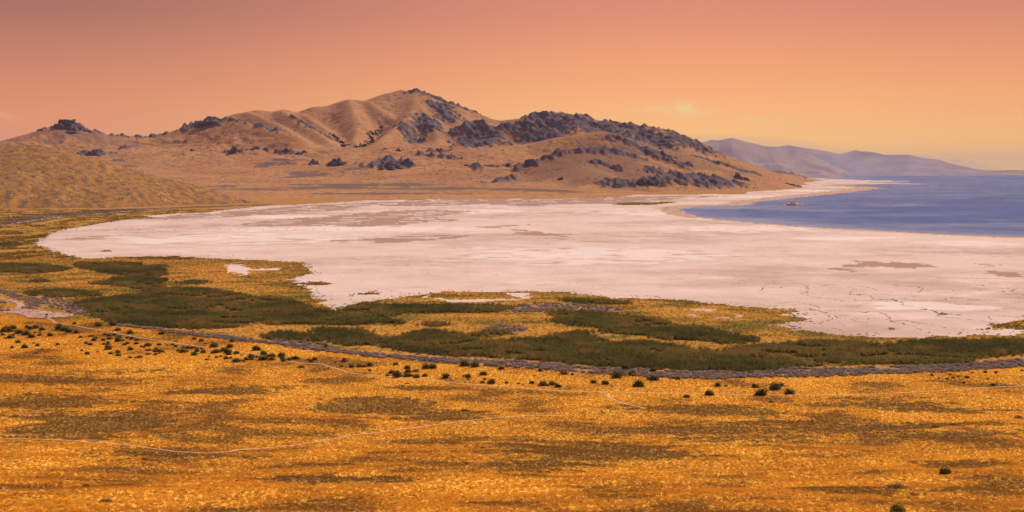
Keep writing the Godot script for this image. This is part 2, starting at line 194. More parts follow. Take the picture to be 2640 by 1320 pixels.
var FAR_RIDGES := [
	[1355, 153.9, 18000, 2030.9, 350.8, 18000, 2481.3, 457.6, 18000, 2657, 488.9, 18000, 2903.2, 560.6, 18000, 3006.1, 550.4, 18000, 3190.8, 591.4, 18000, 3417.8, 529.9, 18000, 3686.2, 464.3, 18000, 3830.3, 458.2, 18000, 4037.3, 376.2, 18000, 4202.8, 324.9, 18000, 4410.1, 242.7, 18000, 4617.1, 181.1, 18000, 4804.3, 78.4, 18000],
	[4181.4, 391.5, 23000, 4756.9, 477.7, 23000, 5132, 493.9, 23000, 5289.7, 499.1, 23000, 5527.7, 420.5, 23000, 5766.2, 315.6, 23000, 5978.8, 197.5, 23000, 6270.5, 79.3, 23000],
	[4964.5, 580.6, 33000, 6410.7, 714.6, 33000, 7097.7, 777.5, 33000, 7361.2, 815.1, 33000, 7701.6, 758.7, 33000, 8420.4, 645.9, 33000, 8761.3, 570.7, 33000, 9155.4, 691, 33000, 9326, 645.9, 33000, 9590.3, 638.4, 33000, 9931.7, 551.9, 33000, 10346.9, 551.9, 33000, 10611.1, 551.9, 33000, 10915, 465.3, 33000, 11369.1, 420.2, 33000, 11787.6, 288.4, 33000, 12433, 156.5, 33000, 12811.4, 130.2, 33000, 13664.9, 137.7, 33000, 14907.5, 126.6, 33000, 17392.8, 106, 33000],
	[-21518.6, 755.2, 34000, -17250.1, 967.4, 34000, -15124.3, 840.1, 34000, -14058, 882.5, 34000, -13631.5, 903.8, 34000, -13100.7, 840.1, 34000, -11931.1, 755.2, 34000, -10336.5, 596, 34000, -8742.7, 330.3, 34000],
]
var OUTCROPS := [
	[-2317.2, 6480, 240.5, 73.4, "tall jagged crag crowning the skyline at far left"],
	[-1649.3, 6800, 149.7, 55.6, "long craggy rim at left end of the rock band"],
	[-1993.3, 5900, 118.7, 44.5, "jagged grey rock outcrop on the plain below the left crag"],
	[-1572.9, 6100, 49.9, 24.9, "small dark rock knob under the long rock band, left side"],
	[-1331, 5950, 63.6, 33.7, "dark pointed rock knob at foot of the left shoulder"],
	[-1248.8, 6050, 76.1, 41.9, "pale pyramid shaped outcrop right of the dark pointed knob"],
	[-1079.4, 5950, 82.3, 33.7, "dark low outcrop below the smooth left ridge"],
	[-1014.9, 5900, 48.2, 27.8, "dark blocky rock beside the low outcrop at the bench"],
	[-897.2, 5600, 59.9, 35.2, "small craggy outcrop on the fan below the forked gullies"],
	[-790.1, 5550, 83.8, 48.9, "rough mid sized outcrop left of the broad rock knoll"],
	[-523.7, 5300, 140, 46.7, "broad dark rock knoll in the middle of the golden fan"],
	[-617.9, 6050, 26.6, 19, "small round rock on the bench under the main peak"],
	[-555.4, 6050, 45.7, 30.4, "pale cracked rock on the bench under the main peak"],
	[-353.5, 6000, 75.5, 34, "grey rock pile at the foot of the main peak's right slope"],
	[-275.7, 5200, 42.5, 22.9, "small dark rock at the low spur right of the knoll"],
	[-147.2, 5100, 48.1, 28.9, "dark slab of rock on the low spur"],
	[321.8, 5030, 50.6, 28.5, "large black boulder face on the front hill"],
	[411.7, 5010, 44.1, 22.1, "dark slanting rock right of the black boulder face"],
	[187.6, 4780, 30.1, 18, "dark fin of rock low on the front hill"],
	[324.7, 5180, 42.4, 19.5, "rock cap on top of the front hill"],
	[714.6, 6000, 45.3, 22.6, "grey rock tooth on the slope below the right ridge"],
	[883.7, 5350, 100.9, 43.7, "dark lumpy cliff at the shore end of the ridge"],
	[1037.9, 5650, 92.4, 46.2, "dark knobbly crag left of the lone shore rock"],
	[398.6, 4700, 65, 29.6, "low dark rock ledge at the left end of the shore rocks"],
	[515.8, 4760, 74.8, 29.9, "broken dark ledge midway along the shore rocks"],
	[647.4, 4850, 91.5, 33.6, "wide rough ledge of dark rock at water side of the hill"],
]
var BUSHES := [
	[-239.7, 581, 3.12, 0, "olive green bush, first from left in the uppermost row below the gravel lot"],
	[-238, 584.5, 3.42, 0, "olive green bush, second from left in the uppermost row below the gravel lot"],
	[-232.9, 589.2, 2.30, 0, "olive green bush, third from left in the uppermost row below the gravel lot"],
	[-229.1, 583.4, 2.56, 0, "olive green bush, fourth from left in the uppermost row below the gravel lot"],
	[-228.1, 586.9, 2.87, 0, "olive green bush, fifth from left in the uppermost row below the gravel lot"],
	[-214.9, 581.2, 3.12, 0, "olive green bush, sixth from left in the uppermost row below the gravel lot"],
	[-219, 592.7, 2.60, 0, "olive green bush, seventh from left in the uppermost row below the gravel lot"],
	[-215.7, 604.7, 1.77, 0, "olive green bush, eighth from left in the uppermost row below the gravel lot"],
	[-201, 596.4, 3.20, 0, "olive green bush, ninth from left in the uppermost row below the gravel lot"],
	[-195.1, 598.7, 3.80, 0, "large olive green bush, tenth from left in the uppermost row below the gravel lot"],
	[-237.7, 573.1, 2.80, 0, "olive green bush, first from left in the second row below the gravel lot"],
	[-235.1, 574.2, 2.80, 0, "olive green bush, second from left in the second row below the gravel lot"],
	[-233.3, 575.4, 1.12, 0, "small olive green bush, third from left in the second row below the gravel lot"],
	[-228.1, 567.6, 3.05, 0, "olive green bush, fourth from left in the second row below the gravel lot"],
	[-224.1, 567.6, 1.66, 0, "olive green bush, fifth from left in the second row below the gravel lot"],
	[-221, 567.6, 1.39, 0, "small olive green bush, sixth from left in the second row below the gravel lot"],
	[-219.2, 568.7, 1.39, 0, "small olive green bush, seventh from left in the second row below the gravel lot"],
	[-222.2, 579.3, 2.55, 0, "olive green bush, eighth from left in the second row below the gravel lot"],
	[-210.9, 577.8, 3.39, 0, "olive green bush, ninth from left in the second row below the gravel lot"],
	[-206.6, 571.7, 3.07, 0, "olive green bush, tenth from left in the second row below the gravel lot"],
	[-201.9, 568.2, 2.50, 0, "olive green bush, eleventh from left in the second row below the gravel lot"],
	[-186.2, 579.2, 2.40, 0, "olive green bush, twelfth from left in the second row below the gravel lot"],
	[-232.2, 558.7, 1.64, 0, "olive green bush, first from left in the third row below the gravel lot"],
	[-227.9, 559.9, 1.37, 0, "small olive green bush, second from left in the third row below the gravel lot"],
	[-222.6, 561, 3.29, 0, "olive green bush, third from left in the third row below the gravel lot"],
	[-215, 557.8, 1.91, 0, "olive green bush, fourth from left in the third row below the gravel lot"],
	[-209.8, 556.8, 2.45, 0, "olive green bush, fifth from left in the third row below the gravel lot"],
	[-194.3, 551.6, 1.62, 0, "olive green bush, sixth from left in the third row below the gravel lot"],
	[-191.3, 555, 1.35, 0, "small olive green bush, seventh from left in the third row below the gravel lot"],
	[-190.4, 556.1, 1.49, 0, "small olive green bush, eighth from left in the third row below the gravel lot"],
	[-186.5, 562, 1.92, 0, "olive green bush, ninth from left in the third row below the gravel lot"],
	[-183.9, 559.1, 1.64, 0, "olive green bush, tenth from left in the third row below the gravel lot"],
	[-182, 561.3, 1.92, 0, "olive green bush, eleventh from left in the third row below the gravel lot"],
	[-177.2, 552.2, 2.56, 0, "olive green bush, twelfth from left in the third row below the gravel lot"],
	[-173.5, 552.3, 1.62, 0, "olive green bush, thirteenth from left in the third row below the gravel lot"],
	[-227, 548.5, 1.07, 0, "small olive green bush, first from left in the fourth row below the gravel lot"],
	[-224.5, 549.1, 3.08, 0, "olive green bush, second from left in the fourth row below the gravel lot"],
	[-214.8, 532.6, 1.95, 0, "olive green bush, third from left in the fourth row below the gravel lot"],
	[-215.8, 550.3, 2.96, 0, "olive green bush, fourth from left in the fourth row below the gravel lot"],
	[-185, 532.1, 1.69, 0, "olive green bush, fifth from left in the fourth row below the gravel lot"],
	[-185.5, 543.5, 2.12, 0, "olive green bush, sixth from left in the fourth row below the gravel lot"],
	[-186.8, 549.8, 1.88, 0, "olive green bush, seventh from left in the fourth row below the gravel lot"],
	[-181.8, 544.7, 1.99, 0, "olive green bush, eighth from left in the fourth row below the gravel lot"],
	[-177.4, 537.7, 1.31, 0, "small olive green bush, ninth from left in the fourth row below the gravel lot"],
	[-180.3, 548.6, 2.14, 0, "olive green bush, tenth from left in the fourth row below the gravel lot"],
	[-179.3, 549.4, 0.80, 0, "small olive green bush, eleventh from left in the fourth row below the gravel lot"],
	[-174.3, 541.9, 2.65, 0, "olive green bush, twelfth from left in the fourth row below the gravel lot"],
	[-172.8, 544, 1.46, 0, "small olive green bush, thirteenth from left in the fourth row below the gravel lot"],
	[-167.4, 533, 1.82, 0, "olive green bush, fourteenth from left in the fourth row below the gravel lot"],
	[-211.1, 517.1, 1.51, 0, "olive green bush, first from left in the lowest row below the gravel lot"],
	[-205.9, 517.6, 2.65, 0, "olive green bush, second from left in the lowest row below the gravel lot"],
	[-207.1, 530.6, 1.17, 0, "small olive green bush, third from left in the lowest row below the gravel lot"],
	[-192.5, 495.5, 2.18, 1, "low olive shrub, fourth from left in the lowest row below the gravel lot"],
	[-202.6, 522.6, 1.91, 0, "olive green bush, fifth from left in the lowest row below the gravel lot"],
	[-196.8, 512.8, 0.88, 0, "small olive green bush, sixth from left in the lowest row below the gravel lot"],
	[-179.5, 477.2, 1.63, 1, "low olive shrub, seventh from left in the lowest row below the gravel lot"],
	[-196, 528.2, 1.81, 0, "olive green bush, eighth from left in the lowest row below the gravel lot"],
	[-175.8, 475.1, 1.04, 1, "small low olive shrub, ninth from left in the lowest row below the gravel lot"],
	[-193.1, 529.4, 1.29, 1, "small low olive shrub, tenth from left in the lowest row below the gravel lot"],
	[-178.5, 508, 1.24, 0, "small olive green bush, eleventh from left in the lowest row below the gravel lot"],
	[-172.6, 497.2, 2.18, 0, "olive green bush, twelfth from left in the lowest row below the gravel lot"],
	[-181.7, 527.8, 2.19, 0, "olive green bush, thirteenth from left in the lowest row below the gravel lot"],
	[-171.5, 506.6, 0.87, 0, "small olive green bush, fourteenth from left in the lowest row below the gravel lot"],
	[-176.7, 530.2, 1.55, 0, "olive green bush, fifteenth from left in the lowest row below the gravel lot"],
	[-170, 515, 3.02, 0, "olive green bush, sixteenth from left in the lowest row below the gravel lot"],
	[-174.8, 530.3, 1.81, 0, "olive green bush, seventeenth from left in the lowest row below the gravel lot"],
	[-163.9, 499.9, 1.83, 0, "olive green bush, eighteenth from left in the lowest row below the gravel lot"],
	[-162.3, 503.9, 2.21, 0, "olive green bush, nineteenth from left in the lowest row below the gravel lot"],
	[-158.9, 494.2, 2.05, 0, "olive green bush, twentieth from left in the lowest row below the gravel lot"],
	[-167.4, 529, 1.68, 0, "olive green bush, twenty-first from left in the lowest row below the gravel lot"],
	[-177.6, 569.3, 2.36, 0, "olive green bush, first from left above footpath, left of large clump"],
	[-181, 581, 1.42, 1, "small low olive shrub, second from left above footpath, left of large clump"],
	[-161.9, 566.1, 2.63, 0, "olive green bush, third from left above footpath, left of large clump"],
	[-148.9, 542.4, 1.99, 1, "low olive shrub, fourth from left above footpath, left of large clump"],
	[-142.3, 548.5, 1.61, 0, "olive green bush, fifth from left above footpath, left of large clump"],
	[-137.5, 542.2, 1.85, 0, "olive green bush, sixth from left above footpath, left of large clump"],
	[-133.6, 533.8, 1.56, 1, "low olive shrub, seventh from left above footpath, left of large clump"],
	[-127.4, 523.8, 3.32, 0, "large olive green bush, eighth from left above footpath, left of large clump"],
	[-170.4, 549.3, 2.01, 0, "olive green bush, first from left close under footpath, left of large clump"],
	[-163.6, 533.6, 1.95, 0, "olive green bush, second from left close under footpath, left of large clump"],
	[-166.5, 544.2, 1.86, 0, "olive green bush, third from left close under footpath, left of large clump"],
	[-156.8, 527.5, 2.58, 0, "olive green bush, fourth from left close under footpath, left of large clump"],
	[-152.7, 529.5, 1.81, 0, "olive green bush, fifth from left close under footpath, left of large clump"],
	[-148.9, 529, 1.03, 0, "small olive green bush, sixth from left close under footpath, left of large clump"],
	[-146.9, 529.6, 1.55, 0, "olive green bush, seventh from left close under footpath, left of large clump"],
	[-144.1, 524.9, 1.54, 0, "olive green bush, eighth from left close under footpath, left of large clump"],
	[-139.2, 510.8, 1.50, 0, "olive green bush, ninth from left close under footpath, left of large clump"],
	[-136.6, 507.2, 2.48, 0, "olive green bush, tenth from left close under footpath, left of large clump"],
	[-139.8, 521.2, 1.27, 0, "small olive green bush, eleventh from left close under footpath, left of large clump"],
	[-135.3, 509.1, 1.49, 0, "olive green bush, twelfth from left close under footpath, left of large clump"],
	[-137.6, 519.3, 1.90, 0, "olive green bush, thirteenth from left close under footpath, left of large clump"],
	[-135.6, 519.4, 1.78, 0, "olive green bush, fourteenth from left close under footpath, left of large clump"],
	[-133.1, 517.2, 1.52, 0, "olive green bush, fifteenth from left close under footpath, left of large clump"],
	[-131.1, 509.3, 1.99, 0, "olive green bush, sixteenth from left close under footpath, left of large clump"],
	[-131.3, 517.6, 1.26, 0, "small olive green bush, seventeenth from left close under footpath, left of large clump"],
	[-127.5, 505.7, 2.22, 0, "olive green bush, eighteenth from left close under footpath, left of large clump"],
	[-123.3, 505, 1.97, 0, "olive green bush, nineteenth from left close under footpath, left of large clump"],
	[-122.5, 506.8, 2.72, 0, "olive green bush, twentieth from left close under footpath, left of large clump"],
	[-160, 513.6, 2.38, 0, "olive green bush, first from left some way below footpath, left of large clump"],
	[-155.9, 513.5, 1.00, 1, "small low olive shrub, second from left some way below footpath, left of large clump"],
	[-158.7, 524.4, 1.28, 0, "small olive green bush, third from left some way below footpath, left of large clump"],
	[-156.9, 522.5, 1.40, 0, "small olive green bush, fourth from left some way below footpath, left of large clump"],
	[-151.9, 511.2, 3.00, 1, "low olive shrub, fifth from left some way below footpath, left of large clump"],
	[-148.1, 507.5, 1.86, 0, "olive green bush, sixth from left some way below footpath, left of large clump"],
	[-145.2, 498.3, 1.46, 0, "olive green bush, seventh from left some way below footpath, left of large clump"],
	[-150.5, 517.5, 1.39, 0, "small olive green bush, eighth from left some way below footpath, left of large clump"],
	[-146.4, 507.6, 1.98, 0, "olive green bush, ninth from left some way below footpath, left of large clump"],
	[-144.7, 502.1, 1.23, 0, "small olive green bush, tenth from left some way below footpath, left of large clump"],
	[-144.4, 506.8, 1.36, 0, "small olive green bush, eleventh from left some way below footpath, left of large clump"],
	[-129.4, 498.3, 2.55, 0, "olive green bush, twelfth from left some way below footpath, left of large clump"],
	[-120.3, 482.7, 2.36, 1, "low olive shrub, thirteenth from left some way below footpath, left of large clump"],
	[-122.2, 493.3, 0.96, 0, "small olive green bush, fourteenth from left some way below footpath, left of large clump"],
	[-118.6, 490.8, 1.20, 0, "small olive green bush, fifteenth from left some way below footpath, left of large clump"],
	[-151.6, 485.9, 1.30, 0, "small olive green bush, first from left farthest below footpath, left of large clump"],
	[-149.4, 486.1, 0.95, 0, "small olive green bush, second from left farthest below footpath, left of large clump"],
	[-148.6, 488, 1.67, 0, "olive green bush, third from left farthest below footpath, left of large clump"],
	[-148.5, 499.5, 2.68, 1, "low olive shrub, fourth from left farthest below footpath, left of large clump"],
	[-117.7, 494.8, 1.21, 0, "small olive green bush, first from left in large clump under footpath, left of middle"],
	[-120.1, 511.5, 3.00, 0, "olive green bush, second from left in large clump under footpath, left of middle"],
	[-113.9, 487.5, 1.90, 0, "olive green bush, third from left in large clump under footpath, left of middle"],
	[-117.4, 506.1, 2.97, 0, "olive green bush, fourth from left in large clump under footpath, left of middle"],
	[-115.8, 500.8, 2.20, 0, "olive green bush, fifth from left in large clump under footpath, left of middle"],
	[-112.8, 490.2, 1.32, 0, "small olive green bush, sixth from left in large clump under footpath, left of middle"],
	[-107.8, 478.6, 2.57, 0, "olive green bush, seventh from left in large clump under footpath, left of middle"],
	[-113.2, 503.9, 2.21, 0, "olive green bush, eighth from left in large clump under footpath, left of middle"],
	[-110.4, 499.2, 1.22, 1, "small low olive shrub, ninth from left in large clump under footpath, left of middle"],
	[-106.9, 483, 1.18, 0, "small olive green bush, tenth from left in large clump under footpath, left of middle"],
	[-105.1, 479.2, 1.17, 0, "small olive green bush, eleventh from left in large clump under footpath, left of middle"],
	[-105.4, 485.8, 1.90, 0, "olive green bush, twelfth from left in large clump under footpath, left of middle"],
	[-105.1, 492.8, 2.65, 0, "olive green bush, thirteenth from left in large clump under footpath, left of middle"],
	[-103.6, 486.7, 1.66, 0, "olive green bush, fourteenth from left in large clump under footpath, left of middle"],
	[-102.7, 492.9, 1.44, 0, "olive green bush, fifteenth from left in large clump under footpath, left of middle"],
	[-120.4, 522.6, 2.81, 0, "olive green bush, first from left above footpath by large clump, left of middle"],
	[-123.8, 541.1, 2.11, 0, "olive green bush, second from left above footpath by large clump, left of middle"],
	[-107.4, 515, 3.65, 0, "large olive green bush, third from left above footpath by large clump, left of middle"],
	[-101.8, 501.7, 2.69, 0, "olive green bush, fourth from left above footpath by large clump, left of middle"],
	[-98.3, 494.8, 2.17, 0, "olive green bush, fifth from left above footpath by large clump, left of middle"],
	[-97, 495.8, 2.18, 0, "olive green bush, sixth from left above footpath by large clump, left of middle"],
	[-93.5, 496.8, 2.79, 0, "olive green bush, seventh from left above footpath by large clump, left of middle"],
	[-91.8, 489.1, 2.15, 0, "olive green bush, eighth from left above footpath by large clump, left of middle"],
	[-90.2, 483.6, 1.89, 0, "olive green bush, ninth from left above footpath by large clump, left of middle"],
	[-88.6, 485.9, 1.66, 0, "olive green bush, tenth from left above footpath by large clump, left of middle"],
	[-87.8, 489.3, 1.67, 0, "olive green bush, eleventh from left above footpath by large clump, left of middle"],
	[-86.3, 489.4, 2.51, 0, "olive green bush, twelfth from left above footpath by large clump, left of middle"],
	[-99.1, 487, 3.57, 0, "large olive green bush, first from left under footpath, right part of large clump"],
	[-95.5, 486.4, 2.26, 0, "olive green bush, second from left under footpath, right part of large clump"],
	[-86.7, 475.1, 1.39, 2, "greyish brown shrub, third from left under footpath, right part of large clump"],
	[-80.4, 467, 2.96, 1, "low olive shrub, fourth from left under footpath, right part of large clump"],
	[-81.1, 487, 1.66, 1, "low olive shrub, first from left near footpath left of big middle clump"],
	[-79.1, 481.8, 1.65, 0, "olive green bush, second from left near footpath left of big middle clump"],
	[-78.5, 487.1, 2.02, 0, "olive green bush, third from left near footpath left of big middle clump"],
	[-79.4, 523.2, 2.04, 0, "olive green bush, fourth from left near footpath left of big middle clump"],
	[-69.7, 481.1, 0.94, 0, "small olive green bush, fifth from left near footpath left of big middle clump"],
	[-66.8, 467.1, 1.14, 1, "small low olive shrub, sixth from left near footpath left of big middle clump"],
	[-65.4, 468.8, 1.37, 0, "olive green bush, seventh from left near footpath left of big middle clump"],
	[-66.4, 483.3, 2.24, 0, "olive green bush, eighth from left near footpath left of big middle clump"],
	[-63.4, 468.1, 1.14, 1, "small low olive shrub, ninth from left near footpath left of big middle clump"],
	[-61.4, 467.8, 1.94, 0, "olive green bush, tenth from left near footpath left of big middle clump"],
	[-58.5, 469.1, 2.06, 0, "olive green bush, eleventh from left near footpath left of big middle clump"],
	[-56.7, 469.2, 1.60, 0, "olive green bush, twelfth from left near footpath left of big middle clump"],
	[-53.5, 459.2, 1.35, 0, "olive green bush, thirteenth from left near footpath left of big middle clump"],
	[-54.8, 471.7, 2.30, 0, "olive green bush, fourteenth from left near footpath left of big middle clump"],
	[-45.6, 447.5, 1.57, 0, "olive green bush, first from left in row above middle footpath"],
	[-47.2, 476.3, 0.74, 0, "small olive green bush, second from left in row above middle footpath"],
	[-44.7, 454.6, 2.49, 0, "olive green bush, third from left in row above middle footpath"],
	[-45.2, 474.9, 1.86, 0, "olive green bush, fourth from left in row above middle footpath"],
	[-42.5, 449.9, 2.81, 0, "large olive green bush, fifth from left in row above middle footpath"],
	[-41.5, 445.1, 2.96, 0, "large olive green bush, sixth from left in row above middle footpath"],
	[-38.3, 446, 2.44, 0, "olive green bush, seventh from left in row above middle footpath"],
	[-39.7, 465.5, 2.27, 0, "olive green bush, eighth from left in row above middle footpath"],
	[-38.8, 455.6, 2.49, 0, "olive green bush, ninth from left in row above middle footpath"],
	[-36.9, 446.7, 1.92, 0, "olive green bush, tenth from left in row above middle footpath"],
	[-36, 458.1, 2.68, 2, "greyish brown shrub, eleventh from left in row above middle footpath"],
	[-34.6, 443.8, 2.25, 0, "olive green bush, twelfth from left in row above middle footpath"],
	[-31.8, 446.9, 1.92, 0, "olive green bush, thirteenth from left in row above middle footpath"],
	[-32.8, 466, 2.91, 0, "large olive green bush, fourteenth from left in row above middle footpath"],
	[-30.1, 466.6, 2.73, 0, "olive green bush, fifteenth from left in row above middle footpath"],
	[-24, 443.7, 2.86, 0, "large olive green bush, sixteenth from left in row above middle footpath"],
	[-17.8, 447.4, 0.96, 0, "small olive green bush, seventeenth from left in row above middle footpath"],
	[-18.4, 472.7, 3.42, 0, "large olive green bush, eighteenth from left in row above middle footpath"],
	[-16, 445.2, 2.17, 0, "olive green bush, nineteenth from left in row above middle footpath"],
	[-15.7, 440.5, 1.55, 1, "low olive shrub, twentieth from left in row above middle footpath"],
	[-10.5, 432.7, 1.61, 0, "olive green bush, twenty-first from left in row above middle footpath"],
	[-10.5, 451.1, 2.64, 0, "olive green bush, twenty-second from left in row above middle footpath"],
	[-9.7, 440.2, 1.03, 0, "small olive green bush, twenty-third from left in row above middle footpath"],
	[-7.1, 430.6, 2.52, 0, "olive green bush, twenty-fourth from left in row above middle footpath"],
	[-4, 464.8, 2.16, 0, "olive green bush, twenty-fifth from left in row above middle footpath"],
	[-14.3, 470.9, 3.31, 0, "large olive green bush, first from left beside the sagebrush band above the middle footpath"],
	[-36.8, 427.9, 1.67, 1, "low olive shrub, first from left below the middle footpath"],
	[-14.1, 367.6, 2.15, 1, "low olive shrub, second from left below the middle footpath"],
	[10.5, 459.6, 1.57, 0, "olive green bush, first from left between sagebrush and footpath, left of signpost"],
	[12.9, 464.8, 1.02, 0, "small olive green bush, second from left between sagebrush and footpath, left of signpost"],
	[17.4, 449.8, 0.88, 1, "small low olive shrub, third from left between sagebrush and footpath, left of signpost"],
	[19.2, 453.2, 3.54, 2, "greyish brown shrub, fourth from left between sagebrush and footpath, left of signpost"],
	[22.3, 451.8, 1.32, 0, "olive green bush, fifth from left between sagebrush and footpath, left of signpost"],
	[-1.9, 431.6, 1.26, 0, "olive green bush, first from left just above the footpath left of the signpost"],
	[2.4, 430.1, 1.47, 1, "low olive shrub, second from left just above the footpath left of the signpost"],
	[3.7, 428.4, 0.73, 0, "small olive green bush, third from left just above the footpath left of the signpost"],
	[7, 431.7, 1.79, 0, "olive green bush, fourth from left just above the footpath left of the signpost"],
	[8.1, 448.9, 1.10, 1, "small low olive shrub, fifth from left just above the footpath left of the signpost"],
	[10.8, 426.9, 2.61, 0, "large olive green bush, sixth from left just above the footpath left of the signpost"],
	[12.4, 426.3, 1.04, 0, "small olive green bush, seventh from left just above the footpath left of the signpost"],
	[14.2, 428.9, 2.30, 0, "olive green bush, eighth from left just above the footpath left of the signpost"],
	[15.9, 423.7, 2.28, 0, "olive green bush, ninth from left just above the footpath left of the signpost"],
	[29, 433.2, 2.01, 0, "olive green bush, tenth from left just above the footpath left of the signpost"],
	[32.8, 431.2, 2.32, 0, "olive green bush, eleventh from left just above the footpath left of the signpost"],
	[38.3, 445.5, 3.59, 0, "large olive green bush, first from left around the footpath right of the signpost"],
	[44.3, 426.5, 3.51, 0, "large olive green bush, second from left around the footpath right of the signpost"],
	[49.3, 441.6, 1.35, 0, "olive green bush, third from left around the footpath right of the signpost"],
	[51.1, 439.9, 2.95, 0, "large olive green bush, fourth from left around the footpath right of the signpost"],
	[60, 441.6, 1.62, 0, "olive green bush, fifth from left around the footpath right of the signpost"],
	[57.6, 402.3, 1.96, 0, "olive green bush, sixth from left around the footpath right of the signpost"],
	[66, 407.8, 2.99, 0, "large olive green bush, seventh from left around the footpath right of the signpost"],
	[71.9, 426.6, 2.08, 0, "olive green bush, eighth from left around the footpath right of the signpost"],
	[74.8, 427, 1.04, 0, "small olive green bush, ninth from left around the footpath right of the signpost"],
	[84.3, 424.1, 2.20, 0, "olive green bush, tenth from left around the footpath right of the signpost"],
	[83.1, 407.3, 3.85, 0, "large olive green bush, eleventh from left around the footpath right of the signpost"],
	[83.1, 391.1, 1.19, 0, "olive green bush, twelfth from left around the footpath right of the signpost"],
	[90.4, 419, 3.58, 0, "large olive green bush, thirteenth from left around the footpath right of the signpost"],
	[94.4, 427.4, 1.57, 0, "olive green bush, fourteenth from left around the footpath right of the signpost"],
	[92.8, 408.8, 3.24, 0, "large olive green bush, fifteenth from left around the footpath right of the signpost"],
	[42.9, 462.9, 3.11, 0, "large olive green bush, first from left at the sagebrush band right of the signpost"],
	[44.4, 451.6, 2.48, 0, "olive green bush, second from left at the sagebrush band right of the signpost"],
	[53.2, 460.2, 2.53, 0, "olive green bush, third from left at the sagebrush band right of the signpost"],
	[154.5, 449.8, 1.10, 0, "small olive green bush, first from left scattered under the sagebrush band at far right"],
	[154.6, 442.8, 0.81, 0, "small olive green bush, second from left scattered under the sagebrush band at far right"],
	[157.3, 441.5, 1.21, 0, "small olive green bush, third from left scattered under the sagebrush band at far right"],
	[161.9, 451.8, 0.97, 0, "small olive green bush, fourth from left scattered under the sagebrush band at far right"],
	[160.2, 443.9, 1.22, 0, "small olive green bush, fifth from left scattered under the sagebrush band at far right"],
	[163.2, 447, 1.09, 0, "small olive green bush, sixth from left scattered under the sagebrush band at far right"],
	[160.2, 432.9, 1.06, 0, "small olive green bush, seventh from left scattered under the sagebrush band at far right"],
	[165.4, 444.3, 1.49, 0, "olive green bush, eighth from left scattered under the sagebrush band at far right"],
	[171.6, 455.8, 1.39, 1, "low olive shrub, ninth from left scattered under the sagebrush band at far right"],
	[176.7, 456.6, 1.39, 0, "olive green bush, tenth from left scattered under the sagebrush band at far right"],
	[171.9, 442.1, 1.48, 1, "low olive shrub, eleventh from left scattered under the sagebrush band at far right"],
	[167.9, 426.4, 1.56, 0, "olive green bush, twelfth from left scattered under the sagebrush band at far right"],
	[180.4, 455.7, 1.25, 0, "small olive green bush, thirteenth from left scattered under the sagebrush band at far right"],
	[192.1, 460.5, 1.12, 0, "small olive green bush, fourteenth from left scattered under the sagebrush band at far right"],
	[145.2, 349.7, 2.46, 2, "reddish brown shrub at the right edge, below the long footpath"],
	[115, 331.3, 1.94, 2, "flat brown shrub right of the lone boulder"],
	[120.6, 333.7, 1.43, 2, "small brown shrub between the flat brown shrub and right edge"],
	[78, 219.1, 1.71, 0, "round dark green bush alone near the lower right corner"],
	[60.8, 192.7, 2.71, 3, "wide grey lobed cushion shrub near the lower right corner"],
	[48.4, 152.4, 1.55, 0, "dark pointed bush at the bottom edge below the grey cushion shrub"],
	[104.6, 249.7, 0.49, 0, "tiny upright bush at right edge above the round green bush"],
	[-64.1, 182.7, 1.00, 0, "dark tufted bush alone near the lower left corner"],
	[-52.2, 155.9, 1.46, 2, "low brown grey shrub near the bottom left edge"],
	[-34.2, 141.6, 1.22, 2, "brown shrub cut by bottom edge, left of the middle"],
	[-70.9, 190.8, 0.60, 0, "small dark bush left of the dark tufted bush, lower left"],
	[-73.1, 241.9, 1.32, 1, "low bush in the dark patch below the bend of the near footpath"],
]


func _ready() -> void:
	rng.seed = 20240611
	setup_camera_and_light()
	setup_noise()
	setup_regions()
	build_ground()
	build_hill()
	build_range()
	build_far_ridges()
	build_ways()
	build_rocks()
	build_bushes()
	build_sagebrush()
	build_reeds()
	build_grass()
	build_small_things()

# ------------------------------------------------------------------ light and camera
func setup_camera_and_light() -> void:
	var cam := Camera3D.new()
	cam.name = "camera"
	cam.fov = rad_to_deg(2.0 * atan(660.0 / 3180.0))
	cam.near = 0.5
	cam.far = 150000.0
	cam.position = Vector3(0, EYE, 0)
	cam.rotation = Vector3(-atan(216.0 / 3180.0), 0, 0)
	add_child(cam)
	cam.current = true
	var env := Environment.new()
	env.background_mode = Environment.BG_SKY
	var sky := Sky.new()
	var pm := PanoramaSkyMaterial.new()
	pm.panorama = ImageTexture.create_from_image(sky_image())
	sky.sky_material = pm
	env.sky = sky
	env.background_energy_multiplier = 1.0
	env.tonemap_mode = Environment.TONE_MAPPER_LINEAR
	env.tonemap_exposure = 1.0
	env.fog_enabled = true
	env.fog_density = 0.000013
	env.fog_light_color = Color(0.80, 0.84, 1.0)
	env.volumetric_fog_enabled = true
	env.volumetric_fog_density = 0.0
	env.sdfgi_enabled = true
	env.ssao_enabled = true
	env.ssil_enabled = true
	var we := WorldEnvironment.new()
	we.name = "world_environment"
	we.environment = env
	add_child(we)
	var sun := DirectionalLight3D.new()
	sun.name = "sun"
	sun.light_energy = 1.5
	sun.light_color = Color(1.0, 0.95, 0.88)
	sun.light_angular_distance = 0.5
	sun.shadow_enabled = true
	# high sun ahead of the viewer, to the right
	var el := deg_to_rad(43.0)
	var az := deg_to_rad(38.0)
	var to_sun := Vector3(sin(az) * cos(el), sin(el), -cos(az) * cos(el))
	add_child(sun)
	sun.look_at_from_position(to_sun * 100.0, Vector3.ZERO, Vector3.UP)

func srgb(r: float, g: float, b: float) -> Color:
	return Color(r / 255.0, g / 255.0, b / 255.0).srgb_to_linear()

